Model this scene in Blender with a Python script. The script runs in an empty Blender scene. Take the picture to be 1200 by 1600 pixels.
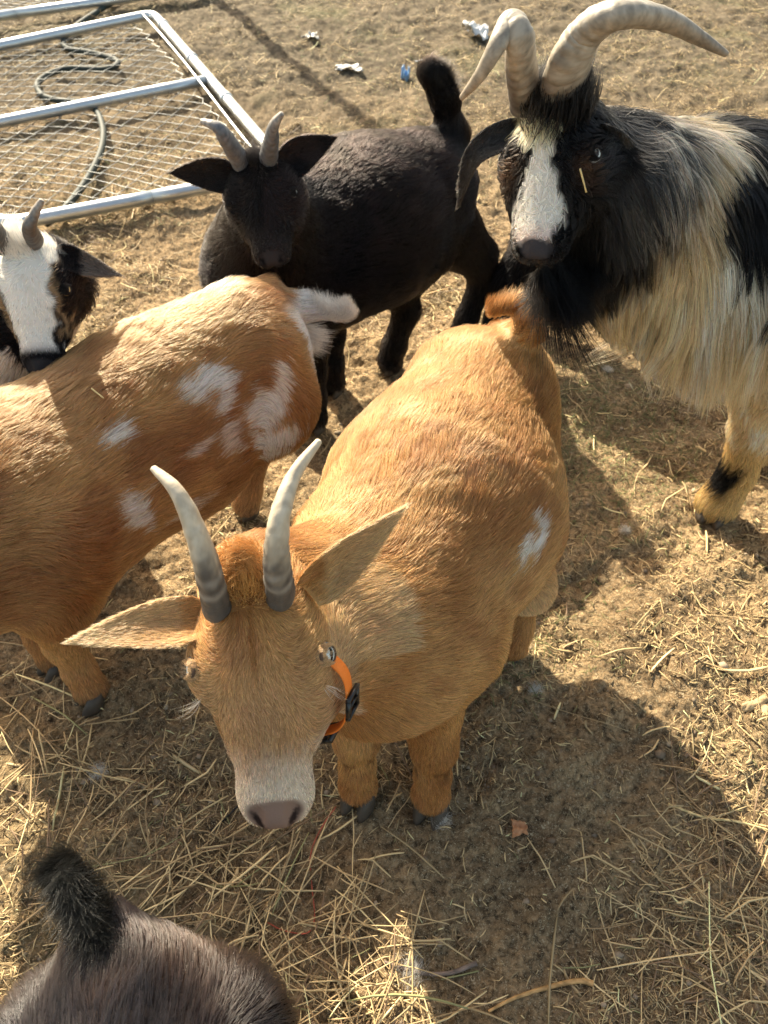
import bpy, math, random, time
import numpy as np
from mathutils import Vector
R = math.radians
T0 = time.time()
rng = np.random.default_rng(7)
random.seed(7)
sc = bpy.context.scene
C = sc.collection

# ------------------------------------------------------------------ camera, sky, sun, exposure
CAM_H, PITCH, FPX = 1.2, 50.0, 1155.0
cam_d = bpy.data.cameras.new('camera')
cam = bpy.data.objects.new('camera', cam_d); C.objects.link(cam)
cam.location = (0, 0, CAM_H)
cam.rotation_euler = (R(90 - PITCH), 0, 0)
cam_d.sensor_fit = 'VERTICAL'; cam_d.sensor_height = 32.0
cam_d.lens = FPX / 1600.0 * 32.0
cam_d.clip_start = 0.02; cam_d.clip_end = 2000
cam_d.dof.use_dof = True; cam_d.dof.focus_distance = 0.85; cam_d.dof.aperture_fstop = 8
sc.camera = cam

SUN_EL, SHX, SHY = 36.0, 0.475, -0.880            # shadows run along (SHX, SHY)
world = bpy.data.worlds.new('World'); sc.world = world
world.use_nodes = True
wn = world.node_tree
bg = wn.nodes['Background']; bg.inputs['Strength'].default_value = 0.15
sky = wn.nodes.new('ShaderNodeTexSky'); sky.sky_type = 'NISHITA'; sky.sun_disc = False
sky.sun_elevation = R(SUN_EL)
sky.sun_rotation = math.atan2(-SHX, -SHY)         # clockwise from +Y: the side the light comes from
sky.air_density = 1.0; sky.dust_density = 2.5; sky.ozone_density = 1.0
tint = wn.nodes.new('ShaderNodeMix'); tint.data_type = 'RGBA'; tint.blend_type = 'MULTIPLY'; tint.inputs[0].default_value = 1.0
tint.inputs[7].default_value = (1.16, 1.0, .76, 1)                     # the phone's warm white balance
wn.links.new(sky.outputs[0], tint.inputs[6]); wn.links.new(tint.outputs[2], bg.inputs['Color'])
sun_d = bpy.data.lights.new('sun', 'SUN'); sun_d.energy = 5.0; sun_d.angle = R(0.53)
sun_d.color = (1.0, 0.91, 0.71)
sun = bpy.data.objects.new('sun', sun_d); C.objects.link(sun)
sd = Vector((SHX * math.cos(R(SUN_EL)), SHY * math.cos(R(SUN_EL)), -math.sin(R(SUN_EL))))
sun.rotation_euler = sd.to_track_quat('-Z', 'Y').to_euler()
sc.view_settings.view_transform = 'Standard'; sc.view_settings.look = 'None'
sc.view_settings.gamma = 1; sc.view_settings.exposure = 1.45
sc.cycles.use_denoising = True
sc.cycles.max_bounces = 8; sc.cycles.diffuse_bounces = 3; sc.cycles.glossy_bounces = 3
sc.cycles.transmission_bounces = 6; sc.cycles.transparent_max_bounces = 6

# ------------------------------------------------------------------ helpers
A = np.array
def W(px, py, h=0.0):
    """the point at height h seen at photo pixel (px, py)"""
    a = math.atan((800 - py) / FPX); dep = R(PITCH) - a
    drop = CAM_H - h
    y = drop / math.tan(dep); z = drop / math.sin(dep) * math.cos(a)
    return A([(px - 600) / FPX * z, y, h])
def unit(v):
    v = np.asarray(v, float); return v / (np.linalg.norm(v, axis=-1, keepdims=True) + 1e-12)

_dirs = rng.normal(size=(64, 3)); _dirs /= np.linalg.norm(_dirs, axis=1)[:, None]
_ph = rng.uniform(0, 6.283, (64,))
def px(P):
    # where points of the place show in the photograph
    P = np.atleast_2d(P); c, s_ = math.cos(R(PITCH)), math.sin(R(PITCH)); d = P - A([0, 0, CAM_H])
    z = d[:, 1] * c - d[:, 2] * s_; up = d[:, 1] * s_ + d[:, 2] * c
    return np.stack([600 + FPX * d[:, 0] / z, 800 - FPX * up / z, z], 1)
def noise(P, freq, seed=0, octv=2):
    """smooth pseudo-noise about -1..1 in numpy"""
    out = np.zeros(len(P)); amp = 1.0; tot = 0
    for o in range(octv):
        for i in range(7):
            k = (i + seed * 5 + o * 7) % 64
            d = _dirs[k] * (0.7 + 0.11 * i)
            w = P @ (d * freq * 6.283)
            out += amp * np.sin(w + _ph[(k * 3 + seed) % 64] + 1.7 * np.sin(P @ (_dirs[(k + 17) % 64] * freq * 3.1) + k))
        tot += amp * 1.9
        amp *= 0.5; freq *= 2.1
    return np.clip(out / tot, -1.3, 1.3)
def sstep(a, b, x):
    t = np.clip((x - a) / (b - a), 0, 1); return t * t * (3 - 2 * t)
def mixc(a, b, t):
    a = np.asarray(a, float); b = np.asarray(b, float); t = np.asarray(t)[..., None]
    return a * (1 - t) + b * t

def nodes(name):
    m = bpy.data.materials.new(name); m.use_nodes = True
    nt = m.node_tree; nt.nodes.clear()
    out = nt.nodes.new('ShaderNodeOutputMaterial')
    return m, nt, out
def N(nt, kind, **kw):
    n = nt.nodes.new(kind)
    for k, v in kw.items():
        if k in n.inputs: n.inputs[k].default_value = v
        else: setattr(n, k, v)
    return n
def simple(name, col, rough=0.5, metal=0.0, var=0.15, scale=40, bump=0.0, spec=0.5):
    m, nt, out = nodes(name)
    b = N(nt, 'ShaderNodeBsdfPrincipled', Roughness=rough, Metallic=metal)
    b.inputs['Specular IOR Level'].default_value = spec
    tc = N(nt, 'ShaderNodeTexCoord'); nz = N(nt, 'ShaderNodeTexNoise', Scale=scale, Detail=5.0)
    nt.links.new(tc.outputs['Object'], nz.inputs['Vector'])
    mx = N(nt, 'ShaderNodeMix', data_type='RGBA')
    mx.inputs[6].default_value = (*[c * (1 - var) for c in col], 1); mx.inputs[7].default_value = (*[min(1, c * (1 + var)) for c in col], 1)
    nt.links.new(nz.outputs[0], mx.inputs[0]); nt.links.new(mx.outputs[2], b.inputs['Base Color'])
    if bump:
        bp = N(nt, 'ShaderNodeBump', Strength=bump, Distance=0.003); nt.links.new(nz.outputs[0], bp.inputs['Height'])
        nt.links.new(bp.outputs[0], b.inputs['Normal'])
    nt.links.new(b.outputs[0], out.inputs[0]); return m
def attr_mat(name, rough=0.8, spec=0.2, bump=0.0, bscale=300, metal=0.0):
    m, nt, out = nodes(name)
    b = N(nt, 'ShaderNodeBsdfPrincipled', Roughness=rough, Metallic=metal)
    b.inputs['Specular IOR Level'].default_value = spec
    at = N(nt, 'ShaderNodeAttribute', attribute_name='col'); nt.links.new(at.outputs[0], b.inputs['Base Color'])
    if bump:
        tc = N(nt, 'ShaderNodeTexCoord'); nz = N(nt, 'ShaderNodeTexNoise', Scale=bscale, Detail=4.0)
        nt.links.new(tc.outputs['Object'], nz.inputs['Vector'])
        bp = N(nt, 'ShaderNodeBump', Strength=bump, Distance=0.002); nt.links.new(nz.outputs[0], bp.inputs['Height'])
        nt.links.new(bp.outputs[0], b.inputs['Normal'])
    nt.links.new(b.outputs[0], out.inputs[0]); return m
def hair_mat(name, rough=0.35, rrough=0.5, coat=0.0, ior=1.45, mixf=.5, spec=.25):
    m, nt, out = nodes(name)
    h = N(nt, 'ShaderNodeBsdfHairPrincipled')
    try: h.model = 'CHIANG'
    except Exception: pass
    h.parametrization = 'COLOR'
    h.inputs['Roughness'].default_value = rough
    h.inputs['Radial Roughness'].default_value = rrough
    h.inputs['Coat'].default_value = coat
    h.inputs['Random Roughness'].default_value = 0.2; h.inputs['IOR'].default_value = ior
    at = N(nt, 'ShaderNodeAttribute', attribute_name='col'); nt.links.new(at.outputs[0], h.inputs['Color'])
    b = N(nt, 'ShaderNodeBsdfPrincipled', Roughness=.6); b.inputs['Specular IOR Level'].default_value = spec
    nt.links.new(at.outputs[0], b.inputs['Base Color'])
    mx = N(nt, 'ShaderNodeMixShader'); mx.inputs[0].default_value = mixf
    nt.links.new(h.outputs[0], mx.inputs[1]); nt.links.new(b.outputs[0], mx.inputs[2]); nt.links.new(mx.outputs[0], out.inputs[0]); return m

def mesh_obj(name, V, F, mat, parent=None, cols=None, smooth=True):
    """V n x 3, F list of arrays (m x 4 or m x 3) -> ONE mesh object"""
    me = bpy.data.meshes.new(name)
    V = np.asarray(V, np.float32)
    if isinstance(F, np.ndarray): F = [F]
    F = [np.asarray(f, np.int32) for f in F if len(f)]
    nl = sum(f.size for f in F); nf = sum(len(f) for f in F)
    me.vertices.add(len(V)); me.vertices.foreach_set('co', V.ravel())
    me.loops.add(nl); me.loops.foreach_set('vertex_index', np.concatenate([f.ravel() for f in F]))
    me.polygons.add(nf)
    sizes = np.concatenate([np.full(len(f), f.shape[1], np.int32) for f in F])
    me.polygons.foreach_set('loop_start', np.concatenate([[0], np.cumsum(sizes)[:-1]]).astype(np.int32))
    me.update(calc_edges=True); me.validate()
    if smooth: me.polygons.foreach_set('use_smooth', np.ones(len(me.polygons), bool))
    if cols is not None:
        ca = me.attributes.new('col', 'FLOAT_COLOR', 'POINT')
        ca.data.foreach_set('color', np.concatenate([np.asarray(cols), np.ones((len(V), 1))], 1).astype(np.float32).ravel())
    me.materials.append(mat)
    o = bpy.data.objects.new(name, me); C.objects.link(o)
    if parent is not None: o.parent = parent; o.matrix_parent_inverse = parent.matrix_world.inverted()
    return o
def curves_obj(name, P, rad, cols, mat, parent=None):
    """P n x k x 3 strands, rad n x k"""
    n, k, _ = P.shape
    hc = bpy.data.hair_curves.new(name)
    hc.add_curves([k] * n)
    hc.attributes['position'].data.foreach_set('vector', P.astype(np.float32).ravel())
    ra = hc.attributes.get('radius') or hc.attributes.new('radius', 'FLOAT', 'POINT')
    ra.data.foreach_set('value', rad.astype(np.float32).ravel())
    ca = hc.attributes.new('col', 'FLOAT_COLOR', 'CURVE')
    ca.data.foreach_set('color', np.concatenate([cols, np.ones((n, 1))], 1).astype(np.float32).ravel())
    hc.materials.append(mat)
    o = bpy.data.objects.new(name, hc); C.objects.link(o)
    if parent is not None: o.parent = parent; o.matrix_parent_inverse = parent.matrix_world.inverted()
    return o
def tag(o, label=None, cat=None, group=None, kind=None):
    if label: o['label'] = label
    if cat: o['category'] = cat
    if group: o['group'] = group
    if kind: o['kind'] = kind
    return o
def thing(name, loc, label, cat, group=None):
    o = bpy.data.objects.new(name, None); C.objects.link(o)
    o.location = tuple(loc); o.empty_display_size = 0.1
    bpy.context.view_layer.update()
    return tag(o, label, cat, group)

def spline(P, n):
    """Catmull-Rom through P, n samples"""
    P = np.asarray(P, float); m = len(P)
    E = np.vstack([2 * P[0] - P[1], P, 2 * P[-1] - P[-2]])
    t = np.linspace(0, m - 1 - 1e-9, n); i = t.astype(int); f = (t - i)[:, None]
    a, b, c, d = E[i], E[i + 1], E[i + 2], E[i + 3]
    return 0.5 * ((2 * b) + (-a + c) * f + (2 * a - 5 * b + 4 * c - d) * f**2 + (-a + 3 * b - 3 * c + d) * f**3)
def tube(path, rad, sides=10, caps=True, up=None, flat=1.0, twist=0.0, prof=None):
    """swept tube along path (n x 3) with radii rad (n); flat scales the second axis. returns V, F(quads), T(tris)"""
    path = np.asarray(path, float); n = len(path)
    rad = np.broadcast_to(np.asarray(rad, float), (n,))
    tg = unit(np.gradient(path, axis=0))
    u = np.asarray(up if up is not None else (0.13, 0.21, 0.97), float)
    U = np.zeros((n, 3))
    u = unit(u - tg[0] * (u @ tg[0]))
    for i in range(n):
        u = unit(u - tg[i] * (u @ tg[i])); U[i] = u
    Vv = np.cross(tg, U)
    th = np.arange(sides) / sides * 2 * math.pi
    ang = th[None, :] + (np.linspace(0, twist, n))[:, None]
    rr = rad[:, None] * (np.ones((n, sides)) if prof is None else np.asarray(prof)[None, :])
    V = path[:, None, :] + (np.cos(ang) * rr)[..., None] * U[:, None, :] + (np.sin(ang) * rr * flat)[..., None] * Vv[:, None, :]
    V = V.reshape(-1, 3)
    i = np.arange(n - 1)[:, None] * sides; j = np.arange(sides)[None, :]; j2 = (j + 1) % sides
    F = np.stack([i + j, i + j2, i + sides + j2, i + sides + j], -1).reshape(-1, 4)
    Tt = np.zeros((0, 3), int)
    if caps:
        c0, c1 = len(V), len(V) + 1
        V = np.vstack([V, path[0], path[-1]])
        jj = np.arange(sides); j2 = (jj + 1) % sides
        Tt = np.vstack([np.stack([np.full(sides, c0), j2, jj], 1), np.stack([np.full(sides, c1), (n - 1) * sides + jj, (n - 1) * sides + j2], 1)])
    return V, F, Tt
def joinm(parts):
    """parts: list of (V, quads, tris) -> V, [quads, tris]"""
    Vs, Q, Tt, o = [], [], [], 0
    for V, F, T3 in parts:
        Vs.append(V); Q.append(F + o); Tt.append(T3 + o); o += len(V)
    return np.vstack(Vs), [np.vstack(Q), np.vstack(Tt)]
def box(c, dx, dy, dz, half):
    """oriented box: centre, three unit axes, half sizes; lightly chamfered by an inner ring"""
    c = np.asarray(c, float); ax = A([dx, dy, dz], float) * np.asarray(half)[:, None]
    s = A([[i, j, k] for i in (-1, 1) for j in (-1, 1) for k in (-1, 1)], float)
    V = c + s @ ax
    F = A([[0, 1, 3, 2], [4, 6, 7, 5], [0, 4, 5, 1], [2, 3, 7, 6], [0, 2, 6, 4], [1, 5, 7, 3]])
    return V, F, np.zeros((0, 3), int)

# ------------------------------------------------------------------ signed-distance modelling of the animals
class Body:
    def __init__(s, res): s.p = []; s.res = res
    def rc(s, a, b, ra, rb, k=0.04, hl=0.02, flow=None, zone=0, lift=None):
        a = np.asarray(a, float); b = np.asarray(b, float)
        f = unit(b - a) if flow is None else unit(flow)
        s.p.append(dict(t=0, a=a, b=b, ra=ra, rb=rb, k=k, hl=hl, flow=f, zone=zone, neg=False))
    def el(s, c, r, axes, k=0.04, hl=0.02, flow=(0, 0, -1), zone=0, neg=False):
        s.p.append(dict(t=1, a=np.asarray(c, float), r=np.asarray(r, float), M=np.asarray(axes, float), k=k, hl=hl, flow=unit(flow), zone=zone, neg=neg))
    @staticmethod
    def dist(p, X, Y, Z):
        if p['t'] == 0:
            ab = p['b'] - p['a']; L2 = ab @ ab + 1e-9
            dx, dy, dz = X - p['a'][0], Y - p['a'][1], Z - p['a'][2]
            t = np.clip((dx * ab[0] + dy * ab[1] + dz * ab[2]) / L2, 0, 1)
            return np.sqrt((dx - t * ab[0])**2 + (dy - t * ab[1])**2 + (dz - t * ab[2])**2) - (p['ra'] + t * (p['rb'] - p['ra']))
        dx, dy, dz = X - p['a'][0], Y - p['a'][1], Z - p['a'][2]
        M, r = p['M'], p['r']
        q = [dx * M[i][0] + dy * M[i][1] + dz * M[i][2] for i in range(3)]
        k0 = np.sqrt(sum((q[i] / r[i])**2 for i in range(3))); k1 = np.sqrt(sum((q[i] / r[i]**2)**2 for i in range(3))) + 1e-9
        return k0 * (k0 - 1) / k1
    def bounds(s, p):
        if p['t'] == 0:
            r = max(p['ra'], p['rb'])
            return np.minimum(p['a'], p['b']) - r, np.maximum(p['a'], p['b']) + r
        r = max(p['r']); return p['a'] - r, p['a'] + r
    def solve(s):
        h = s.res
        bb = [s.bounds(p) for p in s.p if not p['neg']]
        lo = np.min([b[0] for b in bb], 0) - 0.03; hi = np.max([b[1] for b in bb], 0) + 0.03
        n = np.ceil((hi - lo) / h).astype(int) + 1
        s.lo = lo; s.n = n
        D = np.full(n, 0.06, np.float32)
        gx = [lo[i] + np.arange(n[i]) * h for i in range(3)]
        for p in s.p:
            a, b = s.bounds(p); m = 0.06
            i0 = np.maximum(((a - m - lo) / h).astype(int), 0); i1 = np.minimum(((b + m - lo) / h).astype(int) + 2, n)
            sl = tuple(slice(i0[i], i1[i]) for i in range(3))
            d = s.dist(p, gx[0][sl[0]][:, None, None], gx[1][sl[1]][None, :, None], gx[2][sl[2]][None, None, :]).astype(np.float32)
            k = p['k']; c = D[sl]
            if p['neg']:
                d = -d; hh = np.maximum(k - np.abs(c - d), 0) / k
                D[sl] = np.maximum(c, d) + hh * hh * k * 0.25
            else:
                hh = np.maximum(k - np.abs(c - d), 0) / k
                D[sl] = np.minimum(c, d) - hh * hh * k * 0.25
        s.D = D
        # surface nets
        I = D < 0
        def corner(a, i, j, k): return a[i:n[0] - 1 + i, j:n[1] - 1 + j, k:n[2] - 1 + k]
        cnt = sum(corner(I, i, j, k).astype(np.int8) for i in (0, 1) for j in (0, 1) for k in (0, 1))
        act = (cnt > 0) & (cnt < 8)
        ids = np.full(act.shape, -1, np.int32); idx = np.argwhere(act); ids[act] = np.arange(len(idx))
        acc = np.zeros((len(idx), 3)); num = np.zeros(len(idx))
        cor = [(i, j, k) for i in (0, 1) for j in (0, 1) for k in (0, 1)]
        vals = {c: D[idx[:, 0] + c[0], idx[:, 1] + c[1], idx[:, 2] + c[2]].astype(float) for c in cor}
        for a in cor:
            for ax in range(3):
                if a[ax] == 0:
                    b = list(a); b[ax] = 1; b = tuple(b)
                    va, vb = vals[a], vals[b]; cr = (va < 0) != (vb < 0)
                    t = np.where(cr, va / (va - vb + 1e-12), 0)
                    pt = np.tile(A(a, float), (len(idx), 1)); pt[:, ax] = t
                    acc[cr] += pt[cr]; num[cr] += 1
        V = lo + (idx + acc / num[:, None]) * h
        Q = []
        for ax in range(3):
            u, v = (ax + 1) % 3, (ax + 2) % 3
            s0 = [slice(None)] * 3; s1 = [slice(None)] * 3
            s0[ax] = slice(0, -1); s1[ax] = slice(1, None)
            E0, E1 = I[tuple(s0)], I[tuple(s1)]
            e = np.argwhere(E0 != E1)
            e = e[(e[:, u] > 0) & (e[:, v] > 0) & (e[:, u] < n[u] - 1) & (e[:, v] < n[v] - 1)]
            fl = E0[tuple(e.T)]
            def g(du, dv):
                q = e.copy(); q[:, u] -= du; q[:, v] -= dv; return ids[tuple(q.T)]
            q = np.stack([g(1, 1), g(0, 1), g(0, 0), g(1, 0)], 1)
            q[~fl] = q[~fl][:, ::-1]
            Q.append(q)
        Q = np.vstack(Q); Q = Q[(Q >= 0).all(1)]
        s.V, s.Q = V, Q
        return V, Q
    def sample(s, P):
        """trilinear distance"""
        q = (P - s.lo) / s.res; q = np.clip(q, 0, s.n - 1.001); i = q.astype(int); f = q - i
        D = s.D; x, y, z = i.T; fx, fy, fz = f.T
        c = 0
        for a in (0, 1):
            for b in (0, 1):
                for d in (0, 1):
                    c = c + D[x + a, y + b, z + d] * (fx if a else 1 - fx) * (fy if b else 1 - fy) * (fz if d else 1 - fz)
        return c
    def grad(s, P):
        e = s.res; g = np.stack([s.sample(P + d) - s.sample(P - d) for d in np.eye(3) * e], 1)
        return unit(g)
    def hit(s, x, y):
        # where the ray through photo pixel (x, y) first meets the body
        o = A([0, 0, CAM_H]); d = W(x, y, 0) - o; d = unit(d); t = np.arange(.3, 3.0, .002)
        P = o + t[:, None] * d; ok = ((P > s.lo) & (P < s.lo + (s.n - 1) * s.res)).all(1); v = np.where(ok, s.sample(P), 9)
        i = np.argmax(v < 0) if (v < 0).any() else int(np.argmin(v)); return P[i]
    def field(s, P):
        """blended hair flow, length and zone weights at points"""
        ds = np.stack([np.abs(s.dist(p, P[:, 0], P[:, 1], P[:, 2])) if not p['neg'] else np.full(len(P), 9.) for p in s.p], 1)
        w = np.exp(-(ds - ds.min(1, keepdims=True)) / 0.014)
        w /= w.sum(1, keepdims=True)
        fl = w @ A([p['flow'] for p in s.p]); hl = w @ A([p['hl'] for p in s.p])
        return fl, hl, w
def surf_sample(V, Q, n, r):
    Tt = np.vstack([Q[:, [0, 1, 2]], Q[:, [0, 2, 3]]]) if Q.shape[1] == 4 else Q
    a, b, c = V[Tt[:, 0]], V[Tt[:, 1]], V[Tt[:, 2]]
    ar = np.linalg.norm(np.cross(b - a, c - a), axis=1); cs = np.cumsum(ar)
    k = np.searchsorted(cs, r.uniform(0, cs[-1], n)); k = np.minimum(k, len(Tt) - 1)
    u = r.uniform(size=(n, 1)); v = r.uniform(size=(n, 1)); m = u + v > 1; u[m[:, 0]] = 1 - u[m[:, 0]]; v[m[:, 0]] = 1 - v[m[:, 0]]
    return a[k] + u * (b[k] - a[k]) + v * (c[k] - a[k]), unit(np.cross(b - a, c - a))[k], cs[-1] / 2

def grow(body, P, Nn, flow, length, lift=0.35, grav=0.0, k=5, clump=0.5, cell=0.008, rad=0.0004, wild=0.15, r=rng, bodyfun=None, curl=0.0, off=0.0):
    """strands from roots P with normals Nn along a flow; pushed out of the body"""
    n = len(P)
    fl = flow - Nn * (flow * Nn).sum(1, keepdims=True); fl = fl / (np.linalg.norm(fl, axis=1, keepdims=True) + 1e-6)
    wv = np.stack([noise(P, 11, 3 + i) for i in range(3)], 1) * 0.22 + r.normal(size=(n, 3)) * wild
    fl = unit(fl + wv - Nn * (wv * Nn).sum(1, keepdims=True))
    li = lift * (1 + 0.35 * noise(P, 22, 9) + r.normal(size=n) * 0.25)
    li = np.clip(li, 0.05, 1.5)[:, None]
    length = np.asarray(length)[:, None]
    d0 = unit(fl + Nn * li * 1.6); d1 = unit(fl + Nn * li * 0.25 + A([0, 0, -1.0]) * grav)
    pts = [P - Nn * 0.0008]
    cur = P.copy(); step = length / (k - 1)
    cv = np.stack([noise(P, 9, 20 + i) for i in range(3)], 1) * curl
    for i in range(1, k):
        t = i / (k - 1)
        d = unit(d0 * (1 - t) + d1 * t + cv * math.sin(t * 5.0 + 0.5))
        cur = cur + d * step
        if body is not None:
            ds = body.sample(cur); bad = ds < 0.0012 + 0.004 * off
            if bad.any():
                g = body.grad(cur[bad]); cur[bad] += g * (0.0012 + 0.004 * off - ds[bad])[:, None]
        pts.append(cur.copy())
    S = np.stack(pts, 1)
    if clump > 0:
        q = np.floor((P + 0.35 * cell * np.stack([noise(P, 0.21 / cell, 30 + i) for i in range(3)], 1)) / cell).astype(np.int64)
        key = (q[:, 0] * 73856093) ^ (q[:, 1] * 19349663) ^ (q[:, 2] * 83492791)
        _, inv = np.unique(key, return_inverse=True); m = inv.max() + 1; c = np.bincount(inv, minlength=m)
        for i in range(1, k):
            t = (i / (k - 1))**1.5 * clump
            mean = np.stack([np.bincount(inv, S[:, i, j], m) / c for j in range(3)], 1)[inv]
            S[:, i] = S[:, i] * (1 - t) + mean * t
    prof = np.linspace(1, 0.12, k)[None, :]**0.8
    return S, np.broadcast_to(rad * prof * r.uniform(0.7, 1.3, (n, 1)), (n, k))

# ------------------------------------------------------------------ materials
M_hide = attr_mat('hide', 0.9, 0.1, 0.4, 500)
M_fur = hair_mat('fur', 0.38, 0.55, 0.0, 1.3, .5, .1)
M_furb = hair_mat('dark_fur', 0.3, 0.4, 0.0, 1.25, .3, .08)
M_gloss = hair_mat('glossy_dark_fur', 0.25, 0.35, 0.15, 1.5, .3, .5)
M_beard = hair_mat('beard_hair', .45, .5, 0, 1.12, .3, .02)
M_long = hair_mat('long_fur', 0.4, 0.5, 0.0, 1.2, .35, .04)
M_horn = attr_mat('horn', 0.5, 0.4, 0.35, 160)
M_hoof = simple('hoof', (0.05, 0.038, 0.028), 0.6, 0, 0.4, 90, 0.4)
M_eye = attr_mat('eye', 0.06, 0.6)
M_lid = attr_mat('eyelid_skin', .7, .3, .4, 300)

# ------------------------------------------------------------------ goat pieces
def head_frame(poll, nose, up):
    f = unit(nose - poll); u = unit(np.asarray(up, float) - f * (np.asarray(up, float) @ f)); s = np.cross(f, u)
    L = np.linalg.norm(nose - poll)
    return dict(o=np.asarray(poll, float), f=f, u=u, s=s, L=L)
def hp(H, x, y, z): return H['o'] + H['L'] * (x * H['s'] + y * H['f'] + z * H['u'])
def hloc(H, P):
    d = (P - H['o']) / H['L']; return d @ H['s'], d @ H['f'], d @ H['u']
def add_head(B, H, hl=0.012, fat=1.0, muzzle=1.0):
    H['F'] = F = fat; L = H['L']; ax = A([H['s'], H['f'], H['u']]); f, u, s = H['f'], H['u'], H['s']
    B.rc(hp(H, 0, .24, -.01 - .20 * F), hp(H, 0, .10, -.03 - .17 * F), .22 * L * F, .165 * L * F, .03, hl * 1.3, -f)
    B.rc(hp(H, 0, .26, -.20 * F), hp(H, 0, .46, -.19 * F), .215 * L * F, .17 * L * F, .03, hl, f)
    B.rc(hp(H, 0, .42, -.16 * F), hp(H, 0, .82, -.14), .16 * L * F**.5, .098 * L * muzzle, .03, hl * .6, f)
    for q in (-1, 1):
        B.rc(hp(H, q * .135 * F, .30, -.29 * F), hp(H, q * .075, .68, -.24), .15 * L * F, .10 * L, .03, hl, -f + u * .2)
        B.el(hp(H, q * .205 * F, .37, -.125), (.078 * L, .115 * L, .075 * L), ax, .02, hl * .5, -f + s * q)      # brow and lids
        B.el(hp(H, q * .062 * muzzle, .87, -.165), (.080 * L * muzzle, .12 * L, .090 * L), ax, .015, hl * .35, f)
    B.rc(hp(H, 0, .45, -.31), hp(H, 0, .86, -.265), .10 * L, .064 * L * muzzle, .015, hl * .5, -f)
    B.el(hp(H, 0, .935, -.115), (.085 * L * muzzle, .065 * L, .055 * L), ax, .012, 0, f)
    for q in (-1, 1):
        B.el(hp(H, q * .070 * muzzle, .950, -.070), (.026 * L, .055 * L, .042 * L), A([unit(s + u * q * .75), unit(f + u * .5), unit(u - s * q * .75)]), .005, 0, f, neg=True)
        B.el(hp(H, q * .12, .86, -.235), (.06 * L, .12 * L, .010 * L), ax, .008, 0, f, neg=True)
    B.el(hp(H, 0, 1.0, -.235), (.08 * L, .05 * L, .010 * L), ax, .006, 0, f, neg=True)
    B.el(hp(H, 0, 1.0, -.175), (.006 * L, .03 * L, .045 * L), ax, .006, 0, f, neg=True)
EYE_OUT = (.90, .38, .10)
def locate_eyes(B, H):
    """the two eyes sit where the skin is, looking out and a little up"""
    H['eye'] = []
    for q in (-1, 1):
        o_ = EYE_OUT; out = unit(H['s'] * q * o_[0] + H['u'] * H.get('eu', o_[1]) + H['f'] * o_[2])
        t = np.arange(0, .4, .004) * H['L']; P = hp(H, q * .06, H.get('ey', .36), -.17) + t[:, None] * out
        v = B.sample(P); i = int(np.argmax(v > 0)) if (v > 0).any() else len(t) - 1
        out = unit(B.grad(P[i:i + 1])[0] + out * .35)
        a1 = unit(H['f'] - out * (H['f'] @ out)); H['eye'].append((P[i], out, a1, np.cross(out, a1)))
def _eyed(H, P):
    best = np.full(len(P), 9.); y = hloc(H, P)[1]
    for S, out, a1, a2 in H.get('eye', []):
        d = (P - S) / H['L']; best = np.minimum(best, np.sqrt(((d @ a1) / .044)**2 + ((d @ a2) / .028)**2 + ((d @ out) / .10)**2))
    return best, y
def _padd(H, P):
    x, y, z = hloc(H, P)
    return np.sqrt((x / (.125 * (1 - .55 * sstep(-.08, -.2, z))))**2 + ((y - .945) / .085)**2 + ((z + .08) / .085)**2), y
def head_mask(H, P):
    """hair length factor on the face: none on nose pad, lids, mouth line"""
    e, y = _eyed(H, P); pad, _ = _padd(H, P)
    return np.where(y > 0, sstep(.75, 1.35, e), 1) * np.where(y > 0, sstep(.85, 1.25, pad), 1)
def pad_mask(H, P): return 1 - sstep(.85, 1.15, _padd(H, P)[0])
def nostril(H, P, m=1.1):
    x, y, z = hloc(H, P); q = np.abs(x)
    d = np.sqrt(((q - .070 * m + .45 * (y - .95)) / .020)**2 + ((y - .955) / .048)**2 + ((z + .07) / .06)**2); return (1 - sstep(.7, 1.15, d)) * (y > .5)
def lid_mask(H, P): return 1 - sstep(.85, 1.2, _eyed(H, P)[0])

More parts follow.
